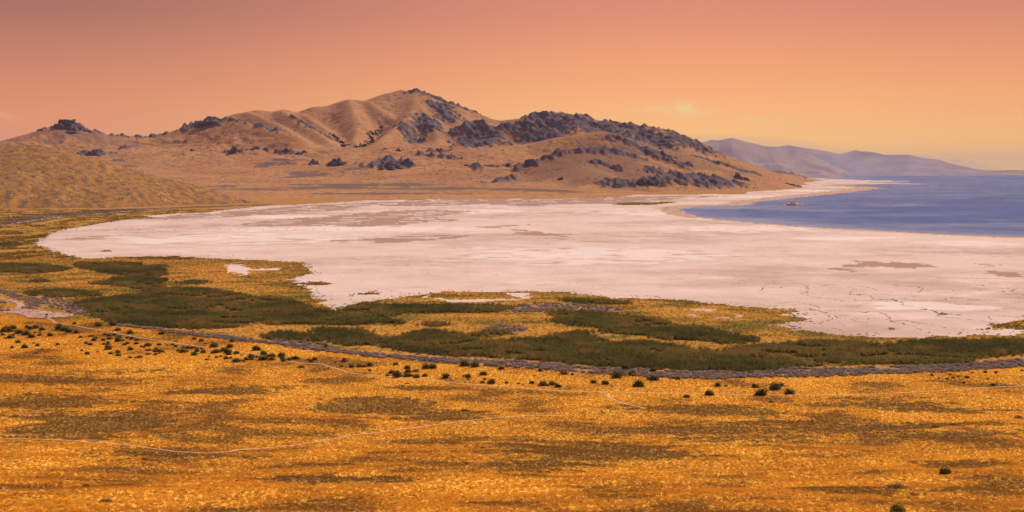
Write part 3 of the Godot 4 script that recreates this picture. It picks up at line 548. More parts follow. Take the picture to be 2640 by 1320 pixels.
func sky_image() -> Image:
	var w := 4096
	var h := 2048
	var img := Image.create(w, h, false, Image.FORMAT_RGBF)
	var es := [0.0, 1.2, 2.5, 4.0, 5.5, 7.0, 8.5, 14.0, 25.0, 50.0, 90.0]
	var warm := [srgb(255, 200, 88) * 1.32, srgb(255, 194, 95) * 1.22, srgb(255, 186, 112) * 1.1, srgb(255, 173, 112) * 1.03, srgb(245, 159, 112) * 1.02, srgb(230, 147, 113), srgb(220, 139, 113), srgb(196, 132, 128), srgb(166, 128, 140), srgb(140, 122, 150), srgb(128, 118, 152)]
	var dull := [srgb(246, 155, 92), srgb(244, 154, 92), srgb(236, 149, 95), srgb(218, 138, 97), srgb(196, 126, 97), srgb(172, 113, 95), srgb(160, 107, 94), srgb(166, 118, 116), srgb(158, 122, 134), srgb(138, 120, 148), srgb(128, 118, 152)]
	var wisps := FastNoiseLite.new()
	wisps.seed = 5
	wisps.frequency = 0.06
	wisps.fractal_octaves = 4
	for y in range(0, 1030):
		var e := maxf(0.0, 90.0 - (y + 0.5) / h * 180.0)
		var i := 0
		while i < es.size() - 2 and e > es[i + 1]:
			i += 1
		var t: float = clampf((e - es[i]) / (es[i + 1] - es[i]), 0.0, 1.0)
		var a: Color = warm[i].lerp(warm[i + 1], t)
		var b: Color = dull[i].lerp(dull[i + 1], t)
		# warm around the right of the view, easing away over a wide arc
		if e > 16.0:
			var step := 64
			for x in range(0, w, step):
				var azd := wrapf((x + step * 0.5) / w * 360.0, -180.0, 180.0)
				img.fill_rect(Rect2i(x, y, step, 1), b.lerp(a, side(azd)))
		else:
			for x in w:
				var azd := wrapf((x + 0.5) / w * 360.0, -180.0, 180.0)
				var c := b.lerp(a, side(azd))
				var cl := 0.0
				# a few thin evening clouds low over the far ridges
				for q in [[7.6, 2.75, 1.5, 0.17, 0.8], [8.0, 2.95, 0.45, 0.22, 1.0], [11.0, 2.38, 0.8, 0.1, 0.6], [12.6, 2.15, 0.7, 0.08, 0.4], [-22.3, 2.4, 0.5, 0.12, 0.35]]:
					var dx: float = (azd - q[0]) / q[2]
					var dy: float = (e - q[1] + 0.12 * dx) / q[3]
					var rr := dx * dx + dy * dy
					if rr < 6.0:
						cl += exp(-rr) * q[4] * clampf(0.55 + 1.1 * wisps.get_noise_2d(x * 1.6, y * 5.0), 0.0, 1.4)
				if cl > 0.0:
					c = c.lerp(Color(1.0, 0.66, 0.27), minf(cl * 1.3, 0.85))
				img.set_pixel(x, y, c)
	img.fill_rect(Rect2i(0, 1030, w, h - 1030), Color(0.35, 0.22, 0.12))
	return img

func side(azd: float) -> float:
	if azd < 8.0:
		return smoothstep(-24.0, 8.0, azd)
	return 1.0 - 0.25 * smoothstep(8.0, 26.0, azd) - 0.75 * smoothstep(26.0, 150.0, azd)

# ------------------------------------------------------------------ helpers
func make_noise(seed_: int, freq: float, octaves: int, ridged := false) -> FastNoiseLite:
	var n := FastNoiseLite.new()
	n.seed = seed_
	n.noise_type = FastNoiseLite.TYPE_SIMPLEX_SMOOTH
	n.frequency = freq
	n.fractal_type = FastNoiseLite.FRACTAL_RIDGED if ridged else FastNoiseLite.FRACTAL_FBM
	n.fractal_octaves = octaves
	return n

func setup_noise() -> void:
	noise_a = make_noise(11, 1.0 / 90.0, 4)
	noise_b = make_noise(12, 1.0 / 22.0, 3)
	noise_c = make_noise(13, 1.0 / 5.0, 3)
	noise_d = make_noise(14, 1.0 / 400.0, 4)
	noise_e = make_noise(15, 1.0 / 1.3, 2)
	noise_r = make_noise(16, 1.0 / 620.0, 5, true)
	noise_r2 = make_noise(17, 1.0 / 130.0, 3, true)

func setup_regions() -> void:
	poly_playa = vec2s(PLAYA)
	poly_lake = vec2s(LAKE)
	for p in REEDS: reeds.append(region(p))
	for p in SAGE: sages.append(region(p))
	for p in INLETS: inlets.append(region(p))
	for p in ISLETS: islets.append(region(p))
	for p in TANS: tans.append(region(p))

func vec2s(a) -> PackedVector2Array:
	var o := PackedVector2Array()
	for i in range(0, a.size(), 2):
		o.append(Vector2(a[i], a[i + 1]))
	return o

func region(a) -> Dictionary:
	var p := vec2s(a)
	var r := Rect2(p[0], Vector2.ZERO)
	for v in p:
		r = r.expand(v)
	return {"p": p, "r": r}

func inside(list: Array, p: Vector2) -> bool:
	for g in list:
		if g.r.has_point(p) and Geometry2D.is_point_in_polygon(p, g.p):
			return true
	return false

func foot(k: float) -> float:
	var n := FOOT_K.size()
	if k <= FOOT_K[0]: return FOOT_D[0]
	if k >= FOOT_K[n - 1]: return FOOT_D[n - 1]
	var i := 1
	while FOOT_K[i] < k:
		i += 1
	return lerpf(FOOT_D[i - 1], FOOT_D[i], (k - FOOT_K[i - 1]) / (FOOT_K[i] - FOOT_K[i - 1]))

func ground_y(x: float, d: float) -> float:
	var f := foot(x / maxf(d, 3.0))
	if d >= f:
		return 0.3
	var t := 1.0 - maxf(d, 0.0) / f
	var roll := (noise_a.get_noise_2d(x * 1.1 + 40.0, d * 1.1) * 1.2 + noise_b.get_noise_2d(x, d) * 0.18) * smoothstep(0.0, 0.25, t) * smoothstep(40.0, 120.0, d)
	return 0.3 + 73.0 * pow(t, log(0.557) / log(1.0 - 116.0 / f)) + roll

func col_mix(a: Color, b: Color, t: float) -> Color:
	return a.lerp(b, clampf(t, 0.0, 1.0))

func ellipses(list: Array, x: float, d: float, rough: float) -> float:
	var best := 0.0
	for i in range(0, list.size(), 4):
		var dx: float = (x - list[i]) / list[i + 2]
		if absf(dx) > 1.5: continue
		var dy: float = (d - list[i + 1]) / list[i + 3]
		if absf(dy) > 1.5: continue
		best = maxf(best, smoothstep(0.0, 0.45, 1.0 - sqrt(dx * dx + dy * dy) + rough))
	return best

func grass_color(x: float, d: float) -> Color:
	var n1 := noise_a.get_noise_2d(x * 1.6, d)
	var n2 := noise_b.get_noise_2d(x * 0.8, d + 300.0)
	var n3 := noise_c.get_noise_2d(x, d)
	var c := GOLD.lerp(GOLD_BRIGHT, clampf(0.45 + n1 * 1.3 + n2 * 0.5, 0.0, 1.0))
	c = col_mix(c, STRAW_BROWN, smoothstep(-0.05, 0.55, -n1 * 0.9 + n2 * 0.7))
	var dark := ellipses(DARK[0], x, d, -0.08 + n1 * 0.8 + noise_b.get_noise_2d(x * 0.3, d) * 0.9 + n3 * 0.7)
	dark = maxf(dark, smoothstep(0.16, 0.5, n2 * 0.6 - n1 * 0.9 + n3 * 0.15) * 0.7)
	c = col_mix(c, HERB_DARK, dark * 0.85)
	return c

const GOLD := Color(0.72, 0.355, 0.050)
const GOLD_BRIGHT := Color(0.86, 0.46, 0.065)
const STRAW_BROWN := Color(0.58, 0.28, 0.050)
const HERB_DARK := Color(0.26, 0.14, 0.042)
const MARSH_GOLD := Color(0.50, 0.245, 0.048)
const MARSH_OCHRE := Color(0.30, 0.17, 0.030)
const MARSH_GREEN := Color(0.19, 0.13, 0.028)
const REED_SOIL := Color(0.06, 0.05, 0.02)
const SALT := Color(0.655, 0.50, 0.42)
const SALT_CRUST := Color(0.77, 0.645, 0.585)
const MUD_TAN := Color(0.36, 0.225, 0.165)
const MUD_DARK := Color(0.30, 0.19, 0.15)
const BEACH := Color(0.50, 0.33, 0.23)
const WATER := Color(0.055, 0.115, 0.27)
const WATER_SHALLOW_AND_SHEEN := Color(0.23, 0.255, 0.37)  # pale shallow water, also used for painted sky sheen on calm lanes
const DRY_SLOPE := Color(0.40, 0.19, 0.075)
const DRY_SLOPE_PALE := Color(0.47, 0.24, 0.105)
const ROCK := Color(0.105, 0.080, 0.083)
const SAGE_GREY := Color(0.15, 0.105, 0.085)

# class and colour of the ground at a place: 0 grass slope, 1 marsh, 2 salt flat, 3 lake, 4 beach
func ground_at(x: float, d: float) -> Array:
	var f := foot(x / maxf(d, 3.0))
	if d < f:
		var c := grass_color(x, d)
		return [0, c]
	var amp := 4.0 + d * 0.0035
	var wx := noise_b.get_noise_2d(x, d) * amp + noise_c.get_noise_2d(x, d) * 1.5
	var wd := noise_b.get_noise_2d(x + 500.0, d) * amp + noise_c.get_noise_2d(x + 90.0, d) * 1.5
	var p := Vector2(x + wx, d + wd)
	var q := Vector2(x - wd * 1.6, d + wx * 1.6)
	var n1 := noise_a.get_noise_2d(x, d)
	var n2 := noise_b.get_noise_2d(x * 0.45, d * 0.8)
	var n4 := noise_d.get_noise_2d(x * 0.7, d * 1.0)
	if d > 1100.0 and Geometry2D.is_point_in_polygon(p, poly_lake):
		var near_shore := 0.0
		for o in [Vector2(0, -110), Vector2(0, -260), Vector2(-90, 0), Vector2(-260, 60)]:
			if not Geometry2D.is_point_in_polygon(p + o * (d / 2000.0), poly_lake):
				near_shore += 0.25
		var c := col_mix(WATER, WATER_SHALLOW_AND_SHEEN, near_shore * 0.75 + n2 * 0.25 + maxf(0.0, n4 * 1.1 + n1 * 0.3))  # shallows near shore; the noise streaks paint sky reflection into the colour
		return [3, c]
	var playa := d < 45000.0 and Geometry2D.is_point_in_polygon(p, poly_playa)
	if not playa and d < 1400.0 and inside(inlets, p):
		playa = true
	if playa and d < 3300.0 and inside(islets, q):
		playa = false
	if playa:
		var edge := 0.0
		for o in [Vector2(0, 28), Vector2(0, 60)]:
			if d > 1100.0 and Geometry2D.is_point_in_polygon(p + o * (d / 1500.0), poly_lake):
				edge += 0.5
		for o in [Vector2(25, -25), Vector2(12, -60)]:
			if d > 2000.0 and Geometry2D.is_point_in_polygon(p + o * (d / 1500.0), poly_lake):
				edge += 0.5
		if edge >= 0.5 and d < 9000.0:
			return [4, col_mix(BEACH, MUD_DARK, smoothstep(0.25, 0.5, noise_c.get_noise_2d(x * 0.35, d * 0.35)))]
		var n3 := noise_c.get_noise_2d(x * 0.5, d * 0.5)
		var c := col_mix(SALT, MUD_TAN, 0.10 + n4 * 0.6 + n1 * 0.45 + n2 * 0.25)
		c = col_mix(c, SALT_CRUST, ellipses(CRUST[0], x, d, n1 * 0.7 + n2 * 0.6) * 0.75)
		c = col_mix(c, SALT_CRUST, smoothstep(0.15, 0.6, n2 * 0.75 + n3 * 0.15 - n1 * 0.3) * 0.55)
		c = col_mix(c, MUD_TAN, smoothstep(0.2, 0.7, n3 * 0.2 - n2 * 0.75 + n4 * 0.5) * 0.6)
		var wide := Vector2(n1 * 30.0, n2 * d * 0.014)
		var stain := 0.0
		if inside(tans, p + wide): stain += 0.5
		if inside(tans, p + wide * 1.25): stain += 0.5
		if stain > 0.0 and noise_b.get_noise_2d(x * 0.25, d * 0.5 + 70.0) < 0.26:
			c = col_mix(c, MUD_TAN.lerp(MUD_DARK, 0.12 + n2 * 0.3), stain * 0.92)
		return [2, c]
	# marsh and plain
	# wet reed marsh gives way to sedge and then to the dry plain at the hill's foot, with a ragged border
	var inland := d - 0.35 * x + n4 * 500.0 + n1 * 200.0
	var far := smoothstep(2400.0, 2900.0, inland)
	var c := col_mix(MARSH_GOLD, MARSH_OCHRE, 0.4 + n1 * 1.2 + n2 * 1.0)
	c = col_mix(c, MARSH_GREEN, smoothstep(0.05, 0.45, n2 * 0.8 + n1 * 0.7))
	# green rim along the salt
	if d < 4500.0:
		for o in [Vector2(0, 10), Vector2(10, 0), Vector2(0, -10)]:
			if Geometry2D.is_point_in_polygon(p + o * (1.0 + d * 0.003), poly_playa):
				c = col_mix(c, MARSH_GREEN, 0.3 + n2 * 0.6)
	c = col_mix(c, Color(0.34, 0.185, 0.045), smoothstep(800.0, 1300.0, inland) * (0.6 + n2 * 0.6))
	c = col_mix(c, DRY_SLOPE, far * 0.75)
	if d > 1400.0 and d < 4500.0:
		for o in [Vector2(0, -25), Vector2(0, -55)]:
			if Geometry2D.is_point_in_polygon(p + o * (d / 1800.0), poly_playa):
				c = col_mix(c, MARSH_GREEN, 0.42 + n2 * 0.5)
	if d < 1700.0:
		if inside(reeds, p): c = col_mix(c, REED_SOIL, 0.6)
		if inside(reeds, q): c = col_mix(c, REED_SOIL, 0.4)
	if inside(sages, p):
		c = col_mix(c, Color(0.33, 0.22, 0.15), 0.7) if d < 1300.0 else SAGE_GREY.lerp(c, 0.3 + n2)
	return [1, c]

func mat(color := Color.WHITE, rough := 0.95, spec := 0.1) -> StandardMaterial3D:
	var m := StandardMaterial3D.new()
	m.albedo_color = color
	m.vertex_color_use_as_albedo = true
	m.roughness = rough
	m.metallic_specular = spec
	m.cull_mode = BaseMaterial3D.CULL_DISABLED
	return m

func put(o: Node3D, called: String, label := "", category := "", group := "", kind := "") -> Node3D:
	var n: int = used.get(called, -1) + 1
	used[called] = n
	o.name = called if n == 0 else "%s_%03d" % [called, n]
	if label: o.set_meta("label", label)
	if category: o.set_meta("category", category)
	if group: o.set_meta("group", group)
	if kind: o.set_meta("kind", kind)
	add_child(o, true)
	return o

func grid_normals(pos: PackedVector3Array, cols: int, rows: int) -> PackedVector3Array:
	var nor := PackedVector3Array()
	nor.resize(pos.size())
	for j in rows:
		for i in cols:
			var l := pos[j * cols + maxi(i - 1, 0)]
			var r := pos[j * cols + mini(i + 1, cols - 1)]
			var a := pos[maxi(j - 1, 0) * cols + i]
			var b := pos[mini(j + 1, rows - 1) * cols + i]
			var n := (r - l).cross(b - a)
			nor[j * cols + i] = (n if n.y > 0.0 else -n).normalized()
	return nor

func mesh_from(pos: PackedVector3Array, nor: PackedVector3Array, col: PackedColorArray, idx: PackedInt32Array, m: Material) -> ArrayMesh:
	var arr := []
	arr.resize(Mesh.ARRAY_MAX)
	arr[Mesh.ARRAY_VERTEX] = pos
	if nor.size(): arr[Mesh.ARRAY_NORMAL] = nor
	if col.size(): arr[Mesh.ARRAY_COLOR] = col
	arr[Mesh.ARRAY_INDEX] = idx
	var me := ArrayMesh.new()
	me.add_surface_from_arrays(Mesh.PRIMITIVE_TRIANGLES, arr)
	me.surface_set_material(0, m)
	return me

func instance(me: Mesh) -> MeshInstance3D:
	var o := MeshInstance3D.new()
	o.mesh = me
	return o

# ------------------------------------------------------------------ ground
func build_ground() -> void:
	var ks := PackedFloat32Array()
	var k := -1.6
	while k < 1.6:
		ks.append(k)
		var a := absf(k)
		k += 0.00088 if a < 0.44 else 0.004 if a < 0.5 else 0.04
	var ds := PackedFloat32Array([2.0])
	var d := 2.0
	while d < 60000.0:
		var g0 := ground_y(0.0, d)
		var slope := ((EYE - g0) / d - (EYE - ground_y(0.0, d + 0.5)) / (d + 0.5)) / 0.5
		var want := 2.2 if d < 1200.0 else 1.25
		d += clampf(want / 3180.0 / maxf(slope, 1e-9), 0.45, maxf(0.9, d * 0.09)) if d > 90.0 else 6.0
		ds.append(d)
	var cols := ks.size()
	var rows := ds.size()
	print("ground ", cols, " x ", rows)
	var pos := PackedVector3Array()
	var col := PackedColorArray()
	var cls := PackedByteArray()
	pos.resize(cols * rows)
	col.resize(cols * rows)
	cls.resize(cols * rows)
	for j in rows:
		var dd := ds[j]
		for i in cols:
			var x := ks[i] * dd
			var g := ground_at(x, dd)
			var at := j * cols + i
			var y := ground_y(x, dd)
			if g[0] == 3: y = 0.0
			elif g[0] == 2: y = 0.3 + noise_b.get_noise_2d(x, dd) * 0.05
			pos[at] = Vector3(x, y, -dd)
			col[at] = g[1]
			cls[at] = g[0]
	var nor := grid_normals(pos, cols, rows)
	var land := mat(Color.WHITE, 0.95, 0.05)
	var water := mat(Color.WHITE, 0.35, 0.06)
	var ripple := NoiseTexture2D.new()
	ripple.width = 512
	ripple.height = 512
	ripple.seamless = true
	ripple.as_normal_map = true
	ripple.bump_strength = 3.0
	ripple.noise = make_noise(31, 0.03, 4)
	water.normal_enabled = true
	water.normal_texture = ripple
	water.uv1_triplanar = true
	water.uv1_world_triplanar = true
	water.uv1_scale = Vector3(0.02, 0.02, 0.02)
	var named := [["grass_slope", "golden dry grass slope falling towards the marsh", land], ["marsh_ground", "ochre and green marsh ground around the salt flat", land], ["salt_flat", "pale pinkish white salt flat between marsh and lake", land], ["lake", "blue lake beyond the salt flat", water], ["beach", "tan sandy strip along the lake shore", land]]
	for q in 5:
		var map := PackedInt32Array()
		map.resize(cols * rows)
		map.fill(-1)
		var p2 := PackedVector3Array()
		var n2 := PackedVector3Array()
		var c2 := PackedColorArray()
		var idx := PackedInt32Array()
		for j in rows - 1:
			for i in cols - 1:
				var a := j * cols + i
				if cls[a] != q: continue
				for v in [a, a + cols, a + 1, a + 1, a + cols, a + cols + 1]:
					if map[v] < 0:
						map[v] = p2.size()
						p2.append(pos[v])
						n2.append(nor[v])
						# a face keeps its own ground's colour at the border
						c2.append(col[v] if cls[v] == q else col[a])
					idx.append(map[v])
		if idx.size() == 0: continue
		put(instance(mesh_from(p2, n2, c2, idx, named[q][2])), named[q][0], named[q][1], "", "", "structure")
	# the hilltop the viewer stands on goes on behind
	var back := instance(mesh_from(PackedVector3Array([Vector3(-900, 71.5, -3), Vector3(900, 71.5, -3), Vector3(-1500, 60, 1500), Vector3(1500, 60, 1500)]), PackedVector3Array([Vector3.UP, Vector3.UP, Vector3.UP, Vector3.UP]), PackedColorArray([GOLD, GOLD, GOLD, GOLD]), PackedInt32Array([0, 1, 2, 2, 1, 3]), land))
	put(back, "hilltop_ground", "grassy hilltop behind the viewer", "", "", "structure")

# ------------------------------------------------------------------ left hill
var hill_pts := []
func hill_y(x: float, d_: float) -> float:
	var d := d_ + noise_d.get_noise_2d(x * 0.9, 77.0) * 230.0 * smoothstep(0.0, 350.0, absf(d_ - 3000.0))
	var best := -50.0
	for i in hill_pts.size() - 1:
		var a: Vector3 = hill_pts[i]
		var b: Vector3 = hill_pts[i + 1]
		var t := clampf((x - a.x) / (b.x - a.x), 0.0, 1.0)
		var dd := Vector2(x - lerpf(a.x, b.x, t), (d - a.z)).length()
		best = maxf(best, lerpf(a.y, b.y, t) - 0.33 * (sqrt(dd * dd + 1600.0) - 40.0))
	var drop := smoothstep(0.0, 160.0, absf(d - 3000.0))
	return best - drop * (3.0 + 5.0 * noise_r.get_noise_2d(x * 1.2, d * 1.6)) + noise_b.get_noise_2d(x * 0.5, d * 0.5) * 0.8

func build_hill() -> void:
	for i in range(0, HILL[0].size(), 3):
		hill_pts.append(Vector3(HILL[0][i], HILL[0][i + 1], HILL[0][i + 2]))
	var cols := 380
	var rows := 110
	var pos := PackedVector3Array()
	var col := PackedColorArray()
	for j in rows:
		var d := lerpf(2450.0, 3600.0, float(j) / (rows - 1))
		for i in cols:
			var x := d * lerpf(-0.62, -0.17, float(i) / (cols - 1))
			var y := hill_y(x, d)
			pos.append(Vector3(x, maxf(y, -6.0), -d))
			var n1 := noise_a.get_noise_2d(x, d)
			var n2 := noise_b.get_noise_2d(x, d)
			var c := col_mix(Color(0.36, 0.175, 0.055), Color(0.22, 0.115, 0.045), 0.4 + n1 * 1.2 + n2 * 0.5)
			c = col_mix(c, Color(0.45, 0.23, 0.07), smoothstep(0.1, 0.5, n1 - n2 * 0.5))
			c = col_mix(c, SAGE_GREY, smoothstep(0.1, 0.4, n2 - n1 * 0.4) * 0.7)
			col.append(c)
	add_grid("hillside", "round tan hill dotted with shrubs and rocks at left", pos, col, cols, rows)

func add_grid(called: String, label: String, pos: PackedVector3Array, col: PackedColorArray, cols: int, rows: int) -> void:
	var idx := PackedInt32Array()
	for j in rows - 1:
		for i in cols - 1:
			var a := j * cols + i
			if maxf(maxf(pos[a].y, pos[a + 1].y), maxf(pos[a + cols].y, pos[a + cols + 1].y)) < -0.9: continue
			idx.append_array(PackedInt32Array([a, a + cols, a + 1, a + 1, a + cols, a + cols + 1]))
	put(instance(mesh_from(pos, grid_normals(pos, cols, rows), col, idx, mat(Color.WHITE, 0.95, 0.05))), called, label, "", "", "structure")

# ------------------------------------------------------------------ island range
const CELL := 22.0
const GX := 350
const GD := 400
const X0 := -4300.0
const D0 := 3150.0
var base_h := PackedFloat32Array()
var base_c := PackedFloat32Array()
var base_r := PackedFloat32Array()

func fan(x: float, d: float) -> float:
	var ds := [3400.0, 4500.0, 5200.0, 5600.0, 6000.0, 7000.0, 8300.0, 9600.0]
	var hs := [0.0, 24.0, 65.0, 117.0, 190.0, 262.0, 270.0, 0.0]
	if d <= ds[0] or d >= ds[7]: return 0.0
	var i := 0
	while d > ds[i + 1]: i += 1
	var h: float = lerpf(hs[i], hs[i + 1], (d - ds[i]) / (ds[i + 1] - ds[i]))
	return h * (1.0 - smoothstep(0.0, 0.13, x / d))

func smax(a: float, b: float, k: float) -> float:
	var h := maxf(k - absf(a - b), 0.0) / k
	return maxf(a, b) + h * h * k * 0.25

func shape_range() -> void:
	base_h.resize(GX * GD)
	base_c.resize(GX * GD)
	base_r.resize(GX * GD)
	base_c.fill(1e6)
	for j in GD:
		for i in GX:
			base_h[j * GX + i] = fan(X0 + i * CELL, D0 + j * CELL)
	var tmp := PackedFloat32Array()
	tmp.resize(GX * GD)
	for s in SPINES:
		tmp.fill(-1000.0)
		var slope: float = s[0]
		var rnd: float = s[1]
		var lo := Vector2i(GX, GD)
		var hi := Vector2i(0, 0)
		for n in range(2, s.size() - 3, 3):
			var ax: float = s[n]
			var ay: float = s[n + 1]
			var ad: float = s[n + 2]
			var bx: float = s[n + 3]
			var by: float = s[n + 4]
			var bd: float = s[n + 5]
			var reach := (maxf(ay, by) + 20.0) / slope + rnd
			var i0 := clampi(int((minf(ax, bx) - reach - X0) / CELL), 0, GX - 1)
			var i1 := clampi(int((maxf(ax, bx) + reach - X0) / CELL), 0, GX - 1)
			var j0 := clampi(int((minf(ad, bd) - reach - D0) / CELL), 0, GD - 1)
			var j1 := clampi(int((maxf(ad, bd) + reach - D0) / CELL), 0, GD - 1)
			lo = Vector2i(mini(lo.x, i0), mini(lo.y, j0))
			hi = Vector2i(maxi(hi.x, i1), maxi(hi.y, j1))
			var ex := bx - ax
			var ed := bd - ad
			var ll := maxf(ex * ex + ed * ed, 1.0)
			for j in range(j0, j1 + 1):
				var pd := D0 + j * CELL - ad
				for i in range(i0, i1 + 1):
					var px := X0 + i * CELL - ax
					var t := clampf((px * ex + pd * ed) / ll, 0.0, 1.0)
					var qx := px - ex * t
					var qd := pd - ed * t
					var dist := sqrt(qx * qx + qd * qd)
					var v := ay + (by - ay) * t - slope * (sqrt(dist * dist + rnd * rnd) - rnd)
					var at := j * GX + i
					if v > tmp[at]: tmp[at] = v
					if dist < base_c[at]: base_c[at] = dist
		for j in range(lo.y, hi.y + 1):
			for i in range(lo.x, hi.x + 1):
				var at := j * GX + i
				if tmp[at] > -100.0:
					base_h[at] = smax(base_h[at], tmp[at], 14.0)
	for g in GULLIES:
		for n in range(0, g.size() - 3, 3):
			var a := Vector2(g[n], g[n + 2])
			var b := Vector2(g[n + 3], g[n + 5])
			var i0 := clampi(int((minf(a.x, b.x) - 120.0 - X0) / CELL), 0, GX - 1)
			var i1 := clampi(int((maxf(a.x, b.x) + 120.0 - X0) / CELL), 0, GX - 1)
			var j0 := clampi(int((minf(a.y, b.y) - 120.0 - D0) / CELL), 0, GD - 1)
			var j1 := clampi(int((maxf(a.y, b.y) + 120.0 - D0) / CELL), 0, GD - 1)
			for j in range(j0, j1 + 1):
				for i in range(i0, i1 + 1):
					var p := Vector2(X0 + i * CELL, D0 + j * CELL)
					var q := p.distance_to(Geometry2D.get_closest_point_to_segment(p, a, b)) / 50.0
					base_h[j * GX + i] -= 13.0 * exp(-q * q)
	for r in ROCKS:
		var rad: float = r[0]
		for n in range(1, r.size() - 3, 3):
			var a := Vector2(r[n], r[n + 2])
			var b := Vector2(r[n + 3], r[n + 5])
			var i0 := clampi(int((minf(a.x, b.x) - rad * 2.0 - X0) / CELL), 0, GX - 1)
			var i1 := clampi(int((maxf(a.x, b.x) + rad * 2.0 - X0) / CELL) + 1, 0, GX - 1)
			var j0 := clampi(int((minf(a.y, b.y) - rad * 2.0 - D0) / CELL), 0, GD - 1)
			var j1 := clampi(int((maxf(a.y, b.y) + rad * 2.0 - D0) / CELL) + 1, 0, GD - 1)
			for j in range(j0, j1 + 1):
				for i in range(i0, i1 + 1):
					var p := Vector2(X0 + i * CELL, D0 + j * CELL)
					var q := Geometry2D.get_closest_point_to_segment(p, a, b)
					var at := j * GX + i
					base_r[at] = maxf(base_r[at], 1.0 - p.distance_to(q) / (rad * 2.0))

func sample(g: PackedFloat32Array, x: float, d: float) -> float:
	var u := clampf((x - X0) / CELL, 0.0, GX - 1.001)
	var v := clampf((d - D0) / CELL, 0.0, GD - 1.001)
	var i := int(u)
	var j := int(v)
	u -= i
	v -= j
	var a := j * GX + i
	return lerpf(lerpf(g[a], g[a + 1], u), lerpf(g[a + GX], g[a + GX + 1], u), v)

func rockiness(x: float, d: float) -> float:
	var m := sample(base_r, x, d)
	return smoothstep(0.39, 0.56, m + noise_b.get_noise_2d(x * 0.42 + d * 0.15, d * 0.3) * 0.75) if m > 0.01 else 0.0

func range_y(x: float, d: float, rock := -1.0) -> float:
	var h := sample(base_h, x, d)
	if h < 0.5: return h - 3.0
	var c := sample(base_c, x, d)
	var up := smoothstep(40.0, 260.0, h)
	var wx := noise_d.get_noise_2d(x, d) * 90.0
	var carve := (0.5 + 0.5 * noise_r.get_noise_2d(x + wx, d - wx))
	h -= smoothstep(0.0, 260.0, c) * up * 32.0 * (1.0 - carve)
	h -= smoothstep(10.0, 160.0, c) * up * 15.0 * (0.5 - 0.5 * noise_r.get_noise_2d(x * 3.1 + wx, d * 2.2))
	h += noise_a.get_noise_2d(x, d) * (1.0 + 7.0 * up) * smoothstep(0.0, 120.0, c)
	if rock < 0.0: rock = rockiness(x, d)
	h += rock * (noise_r2.get_noise_2d(x + d * 0.3, d * 0.7) * 19.0 + noise_b.get_noise_2d(x * 0.4, d * 0.3) * 12.0)
	return h * smoothstep(-1.0, 3.0, h) - 1.5

func build_range() -> void:
	shape_range()
	print("range shaped ", Time.get_ticks_msec())
	var ks := PackedFloat32Array()
	var k := -0.56
	while k < 0.30:
		ks.append(k)
		k += 0.0011 if k > -0.45 else 0.004
	var ds := PackedFloat32Array()
	var d := 3300.0
	while d < 11700.0:
		ds.append(d)
		d += 26.0 if d < 4600.0 else 13.0 if d < 8100.0 else 60.0
	var cols := ks.size()
	var rows := ds.size()
	print("range ", cols, " x ", rows)
	var pos := PackedVector3Array()
	var col := PackedColorArray()
	pos.resize(cols * rows)
	col.resize(cols * rows)
	for j in rows:
		d = ds[j]
		for i in cols:
			var x := ks[i] * d
			var at := j * cols + i
			var rk := rockiness(x, d)
			var y := range_y(x, d, rk)
			pos[at] = Vector3(x, y, -d)
			if y < -2.0: continue
			var n1 := noise_a.get_noise_2d(x * 0.5, d * 0.5)
			var n2 := noise_b.get_noise_2d(x * 0.7, d * 0.7)
			var n4 := noise_d.get_noise_2d(x, d)
			var c := col_mix(DRY_SLOPE, DRY_SLOPE_PALE, 0.4 + n4 * 0.9 + n1 * 0.7)
			c = col_mix(c, Color(0.27, 0.14, 0.075), smoothstep(0.0, 0.5, n2 * 0.8 - n4 * 0.5) * 0.6)
			# scattered stones and shrubs
			c = col_mix(c, ROCK * 1.5, smoothstep(0.26, 0.40, n2 + n1 * 0.45) * 0.65)
			c = col_mix(c, Color(0.24, 0.135, 0.085), ellipses([318.0, 5030.0, 430.0, 420.0, -2200.0, 6500.0, 330.0, 300.0, 650.0, 5900.0, 520.0, 420.0, -190.0, 6900.0, 330.0, 420.0], x, d, n1 * 0.8 + n4 * 0.4) * 0.75)
			if d < 6600.0:
				c = col_mix(c, SAGE_GREY, ellipses(FAN_SAGE[0], x, d, n1 * 0.8 + n2 * 0.5) * 0.9)
			c = col_mix(c, col_mix(ROCK, ROCK * 1.7, 0.3 + n2 * 1.2), rk)
			col[at] = c
	print("range coloured ", Time.get_ticks_msec())
	add_grid("mountain_range", "brown rocky island range with a tall central peak beyond the salt flat", pos, col, cols, rows)

# ------------------------------------------------------------------ far ridges
func haze_bank(called: String, label: String, at: Vector3, size: Vector3, dense: float) -> void:
	var fv := FogVolume.new()
	fv.shape = RenderingServer.FOG_VOLUME_SHAPE_ELLIPSOID
	fv.size = size
	fv.position = at
	var fm := FogMaterial.new()
	fm.density = dense
	fm.albedo = Color(0.86, 0.86, 1.0)
	fv.material = fm
	put(fv, called, label, "", "", "stuff")

